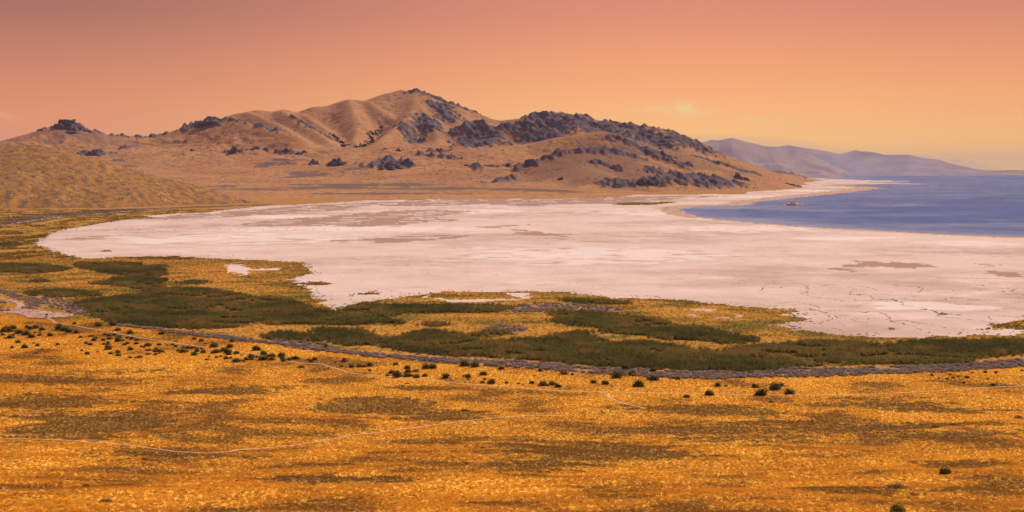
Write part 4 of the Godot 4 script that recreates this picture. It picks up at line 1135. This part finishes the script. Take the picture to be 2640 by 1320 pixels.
func build_far_ridges() -> void:
	# low lake haze lying between the island and the far shores
	haze_bank("lake_haze", "thin blue haze over the lake before the near blue mountain", Vector3(2300, 60, -14300), Vector3(3700, 900, 4600), 0.00010)
	haze_bank("lake_haze", "thin haze over the far lake before the palest ridge", Vector3(6600, 40, -25500), Vector3(6200, 860, 9500), 0.00008)
	var labels := ["hazy blue mountain at the right beyond the island range", "hazy ridge just behind the blue mountain", "palest long ridge on the far side of the lake", "faint far ridge behind the left crag"]
	for n in FAR_RIDGES.size():
		var a: Array = FAR_RIDGES[n]
		var deep: float = a[2]
		var half := deep * 0.13
		var cols := 260
		var rows := 46
		var pos := PackedVector3Array()
		var col := PackedColorArray()
		var x_first: float = a[0]
		var x_last: float = a[a.size() - 3]
		var sc := deep / 18000.0
		for j in rows:
			var t := lerpf(-1.0, 1.0, float(j) / (rows - 1))
			for i in cols:
				var x := lerpf(x_first, x_last, float(i) / (cols - 1))
				var s := 0
				while s < a.size() - 6 and a[s + 3] < x: s += 3
				var crest: float = lerpf(a[s + 1], a[s + 4], clampf((x - a[s]) / (a[s + 3] - a[s]), 0.0, 1.0))
				var prof := pow(1.0 - absf(t), 1.25)
				var cut := smoothstep(0.0, 0.35, absf(t)) * (1.0 - smoothstep(0.8, 1.0, absf(t)))
				var rid := noise_r.get_noise_2d(x * 0.55 / sc + n * 900.0, t * half * 0.4 / sc)
				var y := crest * prof - cut * crest * 0.42 * (0.5 - 0.5 * rid)
				if absf(t) > 0.97: y = -4.0
				pos.append(Vector3(x * (1.0 + t * half / deep), y, -deep - t * half))
				var n1 := noise_a.get_noise_2d(x * 0.15 / sc, t * half * 0.15 / sc)
				col.append(col_mix(Color(0.43, 0.29, 0.21), Color(0.22, 0.16, 0.15), 0.45 + n1 * 1.6))
		add_grid("distant_mountain", labels[n], pos, col, cols, rows)

# ------------------------------------------------------------------ footpaths, road, lot
func ribbon(pts: PackedVector2Array, half: float, lift: float, c: Color, on_flat: bool) -> ArrayMesh:
	var pos := PackedVector3Array()
	var nor := PackedVector3Array()
	var col := PackedColorArray()
	var idx := PackedInt32Array()
	var line := PackedVector2Array()
	for i in pts.size() - 1:
		var p0 := pts[maxi(i - 1, 0)]
		var p1 := pts[i]
		var p2 := pts[i + 1]
		var p3 := pts[mini(i + 2, pts.size() - 1)]
		var steps := maxi(2, int(p1.distance_to(p2) / 1.5))
		for s in steps:
			line.append(p1.cubic_interpolate(p2, p0, p3, float(s) / steps))
	line.append(pts[pts.size() - 1])
	for i in line.size():
		var dir := (line[mini(i + 1, line.size() - 1)] - line[maxi(i - 1, 0)]).normalized()
		var side_ := Vector2(-dir.y, dir.x)
		var p := line[i] + side_ * noise_b.get_noise_2d(line[i].x * 3.0, line[i].y * 3.0) * half * 0.8
		var w := half * (1.0 + 0.45 * noise_c.get_noise_2d(p.x * 1.5, p.y * 1.5))
		for e in [-1.0, 0.0, 1.0]:
			var q: Vector2 = p + side_ * w * e
			var y := 0.3 if on_flat else ground_y(q.x, q.y)
			pos.append(Vector3(q.x, y + lift - absf(e) * lift * 0.3, -q.y))
			nor.append(Vector3.UP)
			col.append(c * (1.0 + 0.25 * noise_c.get_noise_2d(q.x * 2.0, q.y * 2.0)))
			if not on_flat:
				for o in [Vector2.ZERO, Vector2(0.6, 0), Vector2(-0.6, 0), Vector2(0, -0.6), Vector2(0, 0.6), Vector2(0, -1.1)]:
					trail_cells[Vector2i((q + o) * 2.0)] = true
		if i > 0:
			var b := i * 3
			for e in 2:
				idx.append_array(PackedInt32Array([b - 3 + e, b - 2 + e, b + e, b - 2 + e, b + 1 + e, b + e]))
	return mesh_from(pos, nor, col, idx, mat(Color.WHITE, 0.95, 0.05))

func build_ways() -> void:
	var dirt := Color(0.66, 0.42, 0.28)
	var names := ["long footpath curving from the gravel lot across the slope", "short side footpath leading down from the signpost", "near footpath crossing the dark grass at lower left"]
	var wide := [0.36, 0.32, 0.34]
	for i in TRAILS.size():
		put(instance(ribbon(vec2s(TRAILS[i]), wide[i], 0.2, dirt, false)), "footpath", names[i], "", "", "structure")
	for i in FAR_ROADS.size():
		put(instance(ribbon(vec2s(FAR_ROADS[i]), 4.0 - 1.5 * i, 0.15, Color(0.66, 0.52, 0.45), true)), "road", ["pale gravel road along the foot of the left hill", "thin track joining the gravel road at left"][i], "", "", "structure")
	var lot_labels := ["gravel parking lot at the left edge below the marsh", "short gravel drive beside the parking lot", "gravel road looping into the parking lot"]
	for i in LOTS.size():
		var p := vec2s(LOTS[i])
		var tri := Geometry2D.triangulate_polygon(p)
		var pos := PackedVector3Array()
		var nor := PackedVector3Array()
		var col := PackedColorArray()
		# cut the outline's triangles into small faces for the gravel's colour
		for t in range(0, tri.size(), 3):
			cut(p[tri[t]], p[tri[t + 1]], p[tri[t + 2]], 3, pos, nor, col, 0.42 + i * 0.006)
		var idx := PackedInt32Array(range(pos.size()))
		put(instance(mesh_from(pos, nor, col, idx, mat(Color.WHITE, 0.95, 0.05))), ["gravel_lot", "gravel_drive", "gravel_road"][i], lot_labels[i], "", "", "structure")

func cut(a: Vector2, b: Vector2, c: Vector2, n: int, pos: PackedVector3Array, nor: PackedVector3Array, col: PackedColorArray, y: float) -> void:
	if n == 0:
		for v in ([a, b, c] if (b - a).cross(c - a) < 0.0 else [a, c, b]):
			pos.append(Vector3(v.x, y, -v.y))
			nor.append(Vector3.UP)
			col.append(col_mix(Color(0.40, 0.26, 0.23), Color(0.56, 0.39, 0.34), 0.5 + noise_b.get_noise_2d(v.x, v.y * 0.5) * 1.4))
		return
	var ab := (a + b) * 0.5
	var bc := (b + c) * 0.5
	var ca := (c + a) * 0.5
	cut(a, ab, ca, n - 1, pos, nor, col, y)
	cut(ab, b, bc, n - 1, pos, nor, col, y)
	cut(ca, bc, c, n - 1, pos, nor, col, y)
	cut(ab, bc, ca, n - 1, pos, nor, col, y)

# ------------------------------------------------------------------ rocks
# a jagged outcrop about 1 m wide and tall: many tilted angular blocks grown together, its foot below ground
func rock_mesh(seed_: int, color: Color, jag: float, blocks := 46, peak := 0.0) -> ArrayMesh:
	var r := RandomNumberGenerator.new()
	r.seed = seed_
	var st := SurfaceTool.new()
	st.begin(Mesh.PRIMITIVE_TRIANGLES)
	st.set_smooth_group(-1)
	for n in blocks:
		var a := r.randf() * TAU
		var far := sqrt(r.randf()) if blocks > 1 else 0.0
		var c := Vector3(cos(a) * 0.46, 0, sin(a) * 0.46) * far
		var tall := lerpf((0.22 + 0.62 * (1.0 - far)) * r.randf_range(0.5, 1.0), pow(1.0 - far, 1.2) * r.randf_range(0.8, 1.05) + 0.1, peak)
		var wide := r.randf_range(0.08, 0.19) * (1.5 - 0.5 * far) if blocks > 1 else 0.5
		var turn := Basis.from_euler(Vector3(r.randf_range(-0.2, 0.2), r.randf() * TAU, r.randf_range(-0.2, 0.3)))
		var rows := [[], [], []]
		for q in 3:
			var sh: float = [1.0, 0.9, 0.5][q]
			for k in 6:
				var b := TAU * k / 6.0 + r.randf_range(-0.35, 0.35)
				var w := wide * sh * r.randf_range(0.7, 1.25)
				rows[q].append(c + turn * Vector3(cos(b) * w, ([-0.15, 0.55, 1.0][q] + r.randf_range(-0.08, 0.08)) * tall, sin(b) * w * 0.75))
		var top := c + turn * Vector3(0, tall * 1.04, 0)
		var tint := color * r.randf_range(0.75, 1.3)
		for k in 6:
			var k2 := (k + 1) % 6
			var f := []
			for q in 2:
				f.append_array([rows[q][k], rows[q + 1][k], rows[q][k2], rows[q][k2], rows[q + 1][k], rows[q + 1][k2]])
			f.append_array([rows[2][k], top, rows[2][k2]])
			for v in f:
				st.set_color(tint)
				st.add_vertex(v)
	st.generate_normals()
	st.set_material(mat(Color.WHITE, 0.9, 0.15))
	return st.commit()

func build_rocks() -> void:
	var variants := []
	for i in 6:
		variants.append(rock_mesh(100 + i, ROCK * (1.1 + 0.2 * (i % 3)), 0.55))
	for n in OUTCROPS.size():
		var q: Array = OUTCROPS[n]
		var x: float = q[0]
		var d: float = q[1]
		var o := instance(rock_mesh(140, ROCK * 1.2, 0.5, 60, 1.0) if n == 0 else variants[n % 6])
		var y := minf(range_y(x, d), minf(range_y(x - q[2] * 0.35, d), range_y(x + q[2] * 0.35, d)))
		o.position = Vector3(x, maxf(y, 0.2) - q[3] * 0.12, -d)
		o.rotation.y = n * 1.7
		o.scale = Vector3(q[2] * 0.95, q[3] * 1.05, q[2] * 0.8)
		put(o, "rock_outcrop", q[4], "rock")
	var isle := instance(rock_mesh(211, Color(0.60, 0.47, 0.39), 0.5))
	isle.position = Vector3(637, -0.5, -2802)
	isle.scale = Vector3(42, 13, 28)
	put(isle, "rock_islet", "pale low rock islet standing in the shallow lake near the shore", "rock")
	var head := instance(rock_mesh(212, ROCK, 0.4))
	head.position = Vector3(1367, -0.5, -6114)
	head.scale = Vector3(125, 34, 90)
	put(head, "rock_outcrop", "lone dark flat topped rock at the tip of the ridge", "rock")
	var b := instance(rock_mesh(213, Color(0.45, 0.38, 0.36), 0.1, 1))
	b.position = Vector3(102.9, ground_y(102.9, 325.1) - 0.1, -325.1)
	b.scale = Vector3(1.3, 0.75, 1.0)
	put(b, "boulder", "small pale boulder alone in the dark grass at lower right", "rock")
	# loose stones strewn over the slopes
	var stone := rock_mesh(90, Color(1, 1, 1), 0.2, 1)
	var buf := PackedFloat32Array()
	var made := 0
	while made < 10000:
		var d := rng.randf_range(4700.0, 7900.0)
		var x := d * rng.randf_range(-0.42, 0.2)
		var m := sample(base_r, x, d)
		if m > 0.3: continue
		var n := noise_a.get_noise_2d(x * 0.6, d * 0.6) + m * 0.6
		if n < 0.10 or sample(base_h, x, d) < 3.0: 
			if rng.randf() < 0.96: continue
		var s := rng.randf_range(3.5, 9.0) * (1.0 + m * 0.8)
		push(buf, x, range_y(x, d) - s * 0.08, d, rng.randf() * TAU, s * 1.3, s * rng.randf_range(0.2, 0.4), ROCK * rng.randf_range(1.0, 2.2))
		made += 1
	scatter("loose_rocks", "dark stones strewn over the slopes of the island range", stone, buf)
	buf = PackedFloat32Array()
	made = 0
	while made < 13000:
		var d := rng.randf_range(2480.0, 3050.0)
		var x := d * rng.randf_range(-0.50, -0.18)
		var y := hill_y(x, d)
		if y < 1.0 or noise_a.get_noise_2d(x, d) + noise_b.get_noise_2d(x, d) * 0.6 < rng.randf_range(-0.25, 0.2): continue
		var s := rng.randf_range(1.0, 2.7)
		var c := Color(0.46, 0.34, 0.27) if rng.randf() < 0.3 else Color(0.13, 0.09, 0.06)
		push(buf, x, y - s * 0.1, d, rng.randf() * TAU, s, s * rng.randf_range(0.4, 0.7), c * rng.randf_range(0.8, 1.3))
		made += 1
	scatter("hill_rocks_and_scrub", "small rocks and scrub dotting the left hill", stone, buf)
	# pale stones among the dry grass of the near slope
	buf = PackedFloat32Array()
	made = 0
	while made < 2600:
		var d := sqrt(rng.randf_range(220.0 * 220.0, 360.0 * 360.0))
		var x := d * rng.randf_range(-0.43, 0.43)
		if ellipses(DARK[0], x, d, noise_b.get_noise_2d(x, d) * 0.6) < 0.2: continue
		var s := rng.randf_range(0.12, 0.4)
		push(buf, x, ground_y(x, d), d, rng.randf() * TAU, s, s * 0.6, Color(0.62, 0.46, 0.34) * rng.randf_range(0.7, 1.1))
		made += 1
	scatter("slope_stones", "pale stones lying in the dark patches of the near slope", stone, buf)

func push(buf: PackedFloat32Array, x: float, y: float, d: float, yaw: float, sx: float, sy: float, c: Color) -> void:
	var cs := cos(yaw) * sx
	var sn := sin(yaw) * sx
	buf.append_array(PackedFloat32Array([cs, 0, sn, x, 0, sy, 0, y, -sn, 0, cs, -d, c.r, c.g, c.b, 1.0]))

func scatter(called: String, label: String, me: Mesh, buf: PackedFloat32Array) -> void:
	var mm := MultiMesh.new()
	mm.transform_format = MultiMesh.TRANSFORM_3D
	mm.use_colors = true
	mm.mesh = me
	mm.instance_count = buf.size() / 16
	mm.buffer = buf
	var o := MultiMeshInstance3D.new()
	o.multimesh = mm
	put(o, called, label, "", "", "stuff")
	print(called, " ", mm.instance_count)

# ------------------------------------------------------------------ plants
func leaf_mat(rough := 0.9) -> StandardMaterial3D:
	var m := mat(Color.WHITE, rough, 0.1)
	m.backlight_enabled = true
	m.backlight = Color(0.9, 0.9, 0.9)
	return m

# a shrub of many small leaf clumps over a dome, with bare stems at the base; 1 m wide, 1 m tall
func shrub_mesh(seed_: int, leaves: int, size: float, color: Color, lobes: int, tall := 1.0) -> ArrayMesh:
	var r := RandomNumberGenerator.new()
	r.seed = seed_
	var st := SurfaceTool.new()
	st.begin(Mesh.PRIMITIVE_TRIANGLES)
	var centers := []
	for l in lobes:
		var a := TAU * l / lobes + r.randf_range(-0.4, 0.4)
		var off := r.randf_range(0.12, 0.26) if lobes > 1 else 0.0
		centers.append([Vector3(cos(a) * off, r.randf_range(0.12, 0.28), sin(a) * off), r.randf_range(0.22, 0.32)])
	if lobes > 2:
		centers.append([Vector3(0, 0.34, 0), 0.34])
	for i in leaves:
		var q: Array = centers[r.randi() % centers.size()]
		var dir := Vector3(r.randfn(), r.randfn() * 0.9 + 0.25, r.randfn()).normalized()
		var rad: float = q[1] * pow(r.randf(), 0.35) * r.randf_range(0.85, 1.15)
		var p: Vector3 = q[0] + dir * rad * Vector3(1, 1.25 * tall, 1)
		p.y = maxf(p.y, 0.01)
		var out := (dir + Vector3(r.randfn(), r.randfn(), r.randfn()) * 0.45).normalized()
		var t1 := out.cross(Vector3(0.3, 1, 0.2)).normalized()
		var t2 := out.cross(t1)
		var s := size * r.randf_range(0.6, 1.3)
		var c := color * r.randf_range(0.7, 1.35)
		var tip := out * s * 0.6
		for v in [p + t1 * s * 0.5, p + t2 * s + tip, p - t1 * s * 0.5]:
			st.set_color(c)
			st.add_vertex(v)
	for i in 10:
		var a := r.randf() * TAU
		var tip := Vector3(cos(a) * 0.3, r.randf_range(0.3, 0.55), sin(a) * 0.3)
		var sd := Vector3(-sin(a), 0, cos(a)) * 0.012
		for v in [-sd, sd, tip]:
			st.set_color(Color(0.12, 0.08, 0.05))
			st.add_vertex(v)
	st.set_material(leaf_mat())
	return st.commit()

func build_bushes() -> void:
	var olive := []
	for i in 6: olive.append(shrub_mesh(300 + i, 480, 0.125, Color(0.13, 0.115, 0.032) * (0.9 + 0.08 * i), 4 + i % 3, 1.0))
	var low := []
	for i in 3: low.append(shrub_mesh(320 + i, 220, 0.11, Color(0.11, 0.085, 0.035), 5, 0.6))
	var brown := []
	for i in 3: brown.append(shrub_mesh(330 + i, 260, 0.10, Color(0.17, 0.10, 0.06), 5, 0.8))
	var cushion := [shrub_mesh(340, 900, 0.06, Color(0.22, 0.17, 0.11), 7, 0.7)]
	var kinds := [olive, low, brown, cushion]
	var n := 0
	for b in BUSHES:
		var set_: Array = kinds[int(b[3])]
		var o := instance(set_[n % set_.size()])
		var w: float = b[2] * 1.35
		var hgt: float = w * [0.74, 0.45, 0.58, 0.5][int(b[3])] * rng.randf_range(0.88, 1.15)
		o.position = Vector3(b[0], ground_y(b[0], b[1]) - 0.03, -b[1])
		o.rotation.y = rng.randf() * TAU
		o.scale = Vector3(w, hgt, w)
		put(o, ["bush", "low_shrub", "brown_shrub", "cushion_shrub"][int(b[3])], b[4], "bush", "bushes scattered over the golden slope")
		n += 1

func random_in(g: Dictionary) -> Vector2:
	for i in 4000:
		var r: Rect2 = g.r
		var p := Vector2(rng.randf_range(r.position.x, r.end.x), rng.randf_range(r.position.y, r.end.y))
		if Geometry2D.is_point_in_polygon(p, g.p):
			return p
	return g.p[0]

func area(g: Dictionary) -> float:
	var s := 0.0
	var p: PackedVector2Array = g.p
	for i in p.size():
		s += p[i].cross(p[(i + 1) % p.size()])
	return absf(s) * 0.5

func build_sagebrush() -> void:
	var variants := []
	for i in 5: variants.append(shrub_mesh(360 + i, 170, 0.13, Color(0.35, 0.262, 0.215) * (0.85 + 0.09 * i), 3 + i % 3, 0.85))
	# the band at the foot of the slope: nearest shrubs singly, the rest together
	var spots := []
	var band: Dictionary = sages[0]
	var count := int(area(band) / 2.1)
	for i in count:
		var p := random_in(band)
		if noise_b.get_noise_2d(p.x, p.y) < -0.42: continue
		spots.append([p.y + rng.randf() * 60.0, p])
	spots.sort_custom(func(a, b): return a[0] < b[0])
	print("sage band ", spots.size(), " area ", area(band))
	var buf := PackedFloat32Array()
	for i in spots.size():
		var p: Vector2 = spots[i][1]
		var w := rng.randf_range(1.5, 2.8)
		if i < 280:
			var o := instance(variants[i % 5])
			o.position = Vector3(p.x, ground_y(p.x, p.y) - 0.03, -p.y)
			o.rotation.y = rng.randf() * TAU
			o.scale = Vector3(w, w * rng.randf_range(0.5, 0.7), w)
			put(o, "sagebrush", "grey sagebrush shrub on the near side of the long band below the slope", "shrub", "sagebrush along the near side of the band")
		else:
			push(buf, p.x, ground_y(p.x, p.y), p.y, rng.randf() * TAU, w, w * rng.randf_range(0.5, 0.75), Color(1, 1, 1) * rng.randf_range(0.75, 1.25))
	for n in range(1, sages.size()):
		var g: Dictionary = sages[n]
		var ar := area(g)
		for i in mini(int(ar / (5.0 if n < 8 else 30.0)), 6000):
			var p := random_in(g)
			if noise_b.get_noise_2d(p.x, p.y) < -0.25: continue
			var w := rng.randf_range(1.3, 2.8)
			push(buf, p.x, ground_y(p.x, p.y), p.y, rng.randf() * TAU, w, w * rng.randf_range(0.5, 0.75), Color(1, 1, 1) * rng.randf_range(0.75, 1.25))
	scatter("sagebrush_cover", "grey sagebrush massed in patches along the marsh and lot", variants[2], buf)

func blade_clump(seed_: int, blades: int, tall: float, spread: float, width: float, lean: float) -> ArrayMesh:
	var r := RandomNumberGenerator.new()
	r.seed = seed_
	var st := SurfaceTool.new()
	st.begin(Mesh.PRIMITIVE_TRIANGLES)
	for i in blades:
		var a := r.randf() * TAU
		var root := Vector3(cos(a), 0, sin(a)) * spread * sqrt(r.randf())
		var out := Vector3(r.randfn(), 0, r.randfn()) * lean
		var h := tall * r.randf_range(0.6, 1.15)
		var tip := root + out * h + Vector3(0, h, 0)
		var f := r.randf() * TAU
		var sd := Vector3(cos(f), 0, sin(f)) * width * 0.5 * r.randf_range(0.7, 1.3)
		var c := Color(1, 1, 1) * r.randf_range(0.86, 1.1)
		for v in [root - sd, tip, root + sd]:
			st.set_color(c)
			st.add_vertex(v)
	st.set_material(leaf_mat())
	return st.commit()

func build_reeds() -> void:
	var clump := blade_clump(401, 13, 1.9, 0.75, 0.34, 0.3)
	var buf := PackedFloat32Array()
	for n in reeds.size():
		var g: Dictionary = reeds[n]
		var ar := area(g)
		var each := 1.15 if g.r.position.y < 1000.0 else 3.0
		for i in mini(int(ar / each), 60000):
			var p := random_in(g)
			p += Vector2(rng.randfn(), rng.randfn()) * 2.2
			var n1 := noise_a.get_noise_2d(p.x * 1.3, p.y * 1.3)
			var n2 := noise_b.get_noise_2d(p.x, p.y)
			if n2 * 0.9 + n1 * 1.1 < -0.34: continue
			var c := col_mix(Color(0.25, 0.205, 0.055), Color(0.13, 0.12, 0.04), 0.5 + n1 * 1.3 + n2 * 0.6)
			c = col_mix(c, Color(0.32, 0.21, 0.07), smoothstep(0.1, 0.5, n2 - n1 * 0.6) * 0.8)
			push(buf, p.x, 0.25, p.y, rng.randf() * TAU, rng.randf_range(0.8, 1.3), rng.randf_range(0.7, 1.15) * (1.0 + n2 * 0.5), c * rng.randf_range(0.75, 1.25))
	scatter("reed_bed", "dark green reeds filling the wet ground between slope and salt flat", clump, buf)
	# small dark herbs dotted along the edges of the salt flat
	var herb := shrub_mesh(380, 60, 0.22, Color(1, 1, 1), 3, 0.8)
	buf = PackedFloat32Array()
	var m := poly_playa.size()
	for i in m:
		var a := poly_playa[i]
		var b := poly_playa[(i + 1) % m]
		if a.y > 3300.0 or b.y > 3300.0 or a.distance_to(b) > 900.0: continue
		for s in int(a.distance_to(b) * 1.1):
			if noise_b.get_noise_2d(a.x + s, a.y) < -0.15: continue
			var p := a.lerp(b, rng.randf()) + Vector2(rng.randfn() * 4.0, rng.randfn() * 8.0)
			push(buf, p.x, 0.28, p.y, rng.randf() * TAU, rng.randf_range(0.7, 2.0), rng.randf_range(0.3, 0.7), Color(0.10, 0.085, 0.028) * rng.randf_range(0.7, 1.4))
	for g in islets:
		for s in mini(int(area(g) / 9.0), 1500):
			var p := random_in(g)
			push(buf, p.x, 0.28, p.y, rng.randf() * TAU, rng.randf_range(0.9, 2.4), rng.randf_range(0.4, 0.9), Color(0.11, 0.09, 0.028) * rng.randf_range(0.7, 1.4))
	# thin lines of herbs along cracks in the right part of the flat
	for s in 60000:
		var d := rng.randf_range(580.0, 820.0)
		var x := d * rng.randf_range(0.2, 0.44)
		if absf(noise_a.get_noise_2d(x * 1.2, d * 0.7)) > 0.008: continue
		if not Geometry2D.is_point_in_polygon(Vector2(x, d), poly_playa): continue
		push(buf, x, 0.28, d, rng.randf() * TAU, rng.randf_range(0.5, 1.1), rng.randf_range(0.2, 0.4), Color(0.13, 0.10, 0.04) * rng.randf_range(0.7, 1.4))
	for s in 5000:
		var d := rng.randf_range(560.0, 1500.0)
		var x := d * rng.randf_range(-0.42, 0.44)
		if noise_a.get_noise_2d(x, d + 900.0) + noise_b.get_noise_2d(x, d) * 0.5 < 0.12: continue
		if not Geometry2D.is_point_in_polygon(Vector2(x, d), poly_playa): continue
		push(buf, x, 0.28, d, rng.randf() * TAU, rng.randf_range(0.5, 1.6), rng.randf_range(0.15, 0.35), Color(0.17, 0.11, 0.06) * rng.randf_range(0.7, 1.4))
	scatter("salt_herbs", "small dark herbs dotting the rim of the salt flat", herb, buf)
	# bushes in the two mountain gullies
	var tree := shrub_mesh(390, 70, 0.26, Color(0.05, 0.055, 0.022), 3, 1.0)
	buf = PackedFloat32Array()
	for g in GULLIES:
		for i in range(0, g.size() - 3, 3):
			var a := Vector2(g[i], g[i + 2])
			var b := Vector2(g[i + 3], g[i + 5])
			for s in 46:
				var p := a.lerp(b, rng.randf()) + Vector2(rng.randfn() * 11.0, rng.randfn() * 9.0)
				var w := rng.randf_range(7.0, 15.0)
				push(buf, p.x, range_y(p.x, p.y) - 0.5, p.y, rng.randf() * TAU, w, w * 0.8, Color(1, 1, 1) * rng.randf_range(0.7, 1.3))
	scatter("gully_thicket", "dark green thicket in the two gullies left of the peak", tree, buf)

func build_grass() -> void:
	var tuft := blade_clump(411, 10, 0.30, 0.22, 0.075, 0.75)
	var buf := PackedFloat32Array()
	for i in 760000:
		var d := sqrt(rng.randf_range(84.0 * 84.0, 640.0 * 640.0))
		var x := d * rng.randf_range(-0.54, 0.54)
		var k := x / d
		if d > foot(k) + 3.0 or trail_cells.has(Vector2i(Vector2(x, d) * 2.0)): continue
		var c := grass_color(x, d) * rng.randf_range(0.80, 0.98)
		if rng.randf() < 0.09: c = HERB_DARK * rng.randf_range(0.4, 0.8)
		var s := rng.randf_range(0.75, 1.35)
		push(buf, x, ground_y(x, d) - 0.02, d, rng.randf() * TAU, s, s * rng.randf_range(0.6, 1.2), c)
	scatter("dry_grass", "golden and brown dry grass covering the near slope", tuft, buf)
	buf = PackedFloat32Array()
	for i in 150000:
		var d := sqrt(rng.randf_range(440.0 * 440.0, 1150.0 * 1150.0))
		var x := d * rng.randf_range(-0.445, 0.445)
		var g := ground_at(x, d)
		if g[0] != 1: continue
		var s := rng.randf_range(1.2, 3.0)
		push(buf, x, 0.27, d, rng.randf() * TAU, s, s * rng.randf_range(0.5, 1.0), g[1] * rng.randf_range(0.75, 1.3))
	# coarser sedge and scrub on the far left shore
	for i in 60000:
		var d := rng.randf_range(1050.0, 2500.0)
		var x := d * rng.randf_range(-0.46, -0.18)
		if noise_b.get_noise_2d(x * 0.5, d * 0.3) + noise_a.get_noise_2d(x, d) * 0.5 < 0.0: continue
		var g := ground_at(x, d)
		if g[0] != 1: continue
		var s := rng.randf_range(3.0, 7.0)
		push(buf, x, 0.27, d, rng.randf() * TAU, s, s * rng.randf_range(0.3, 0.8), MARSH_OCHRE.lerp(MARSH_GREEN, rng.randf()) * rng.randf_range(0.6, 1.2))
	scatter("marsh_grass", "ochre and green grasses on the marsh around the reeds", tuft, buf)

# ------------------------------------------------------------------ small built things
func box(st: SurfaceTool, c: Vector3, s: Vector3, color: Color, turn := 0.0) -> void:
	var b := BoxMesh.new()
	b.size = s
	var arr := b.get_mesh_arrays()
	var v: PackedVector3Array = arr[Mesh.ARRAY_VERTEX]
	var n: PackedVector3Array = arr[Mesh.ARRAY_NORMAL]
	var bs := Basis(Vector3.UP, turn)
	for i in arr[Mesh.ARRAY_INDEX]:
		st.set_color(color)
		st.set_normal(bs * n[i])
		st.add_vertex(bs * v[i] + c)

func part(parent: Node3D, called: String, c: Vector3, s: Vector3, color: Color, tilt := Vector3.ZERO) -> void:
	var st := SurfaceTool.new()
	st.begin(Mesh.PRIMITIVE_TRIANGLES)
	box(st, Vector3.ZERO, s, color)
	st.set_material(mat(Color.WHITE, 0.85, 0.2))
	var o := instance(st.commit())
	o.name = called
	o.position = c
	o.rotation = tilt
	parent.add_child(o, true)

func build_small_things() -> void:
	var wood := Color(0.16, 0.09, 0.06)
	# trailhead board at the lot's edge
	var k := Node3D.new()
	k.position = Vector3(-239, 0.3, -630)
	part(k, "post", Vector3(-0.55, 1.1, 0), Vector3(0.16, 2.2, 0.16), wood)
	part(k, "post", Vector3(0.55, 1.1, 0), Vector3(0.16, 2.2, 0.16), wood)
	part(k, "crossbeam", Vector3(0, 2.27, 0), Vector3(1.5, 0.14, 0.2), wood)
	part(k, "sign_panel", Vector3(0, 1.75, 0.02), Vector3(0.93, 0.7, 0.06), Color(0.10, 0.05, 0.05))
	part(k, "lower_panel", Vector3(0, 0.62, 0.02), Vector3(0.7, 0.9, 0.06), Color(0.55, 0.47, 0.44))
	put(k, "trailhead_board", "small dark framed trailhead board at the gravel lot's near edge", "sign")
	var p := Node3D.new()
	p.position = Vector3(-269, 0.3, -674)
	part(p, "post", Vector3(0, 0.75, 0), Vector3(0.24, 1.5, 0.24), Color(0.06, 0.045, 0.04))
	part(p, "post_cap", Vector3(0, 1.54, 0), Vector3(0.3, 0.08, 0.3), Color(0.08, 0.06, 0.05))
	put(p, "marker_post", "dark marker post beside the bend of the gravel road", "post")
	var s := Node3D.new()
	s.position = Vector3(29, ground_y(29, 414) - 0.05, -414)
	part(s, "post", Vector3(0, 0.65, 0), Vector3(0.16, 1.3, 0.16), wood, Vector3(0, 0, 0.14))
	part(s, "sign_panel", Vector3(-0.13, 1.12, 0.1), Vector3(0.3, 0.26, 0.04), wood * 1.2, Vector3(0, 0, 0.14))
	put(s, "signpost", "thin leaning wooden signpost where the footpaths meet", "sign")
	# old fence posts standing across the salt flat
	var x := -575.0
	var i := 0
	while x < -205.0:
		var d := 1605.0 + 0.03 * x + rng.randf_range(-6.0, 6.0)
		var f := Node3D.new()
		f.position = Vector3(x, 0.28, -d)
		part(f, "post", Vector3(0, 0.8, 0), Vector3(0.4, 1.6, 0.4), Color(0.10, 0.07, 0.055), Vector3(0, 0.4, rng.randf_range(-0.08, 0.08)))
		put(f, "fence_post", "old dark wooden post in the line across the salt flat", "post", "posts in a line across the salt flat")
		x += rng.randf_range(9.0, 22.0)
		i += 1
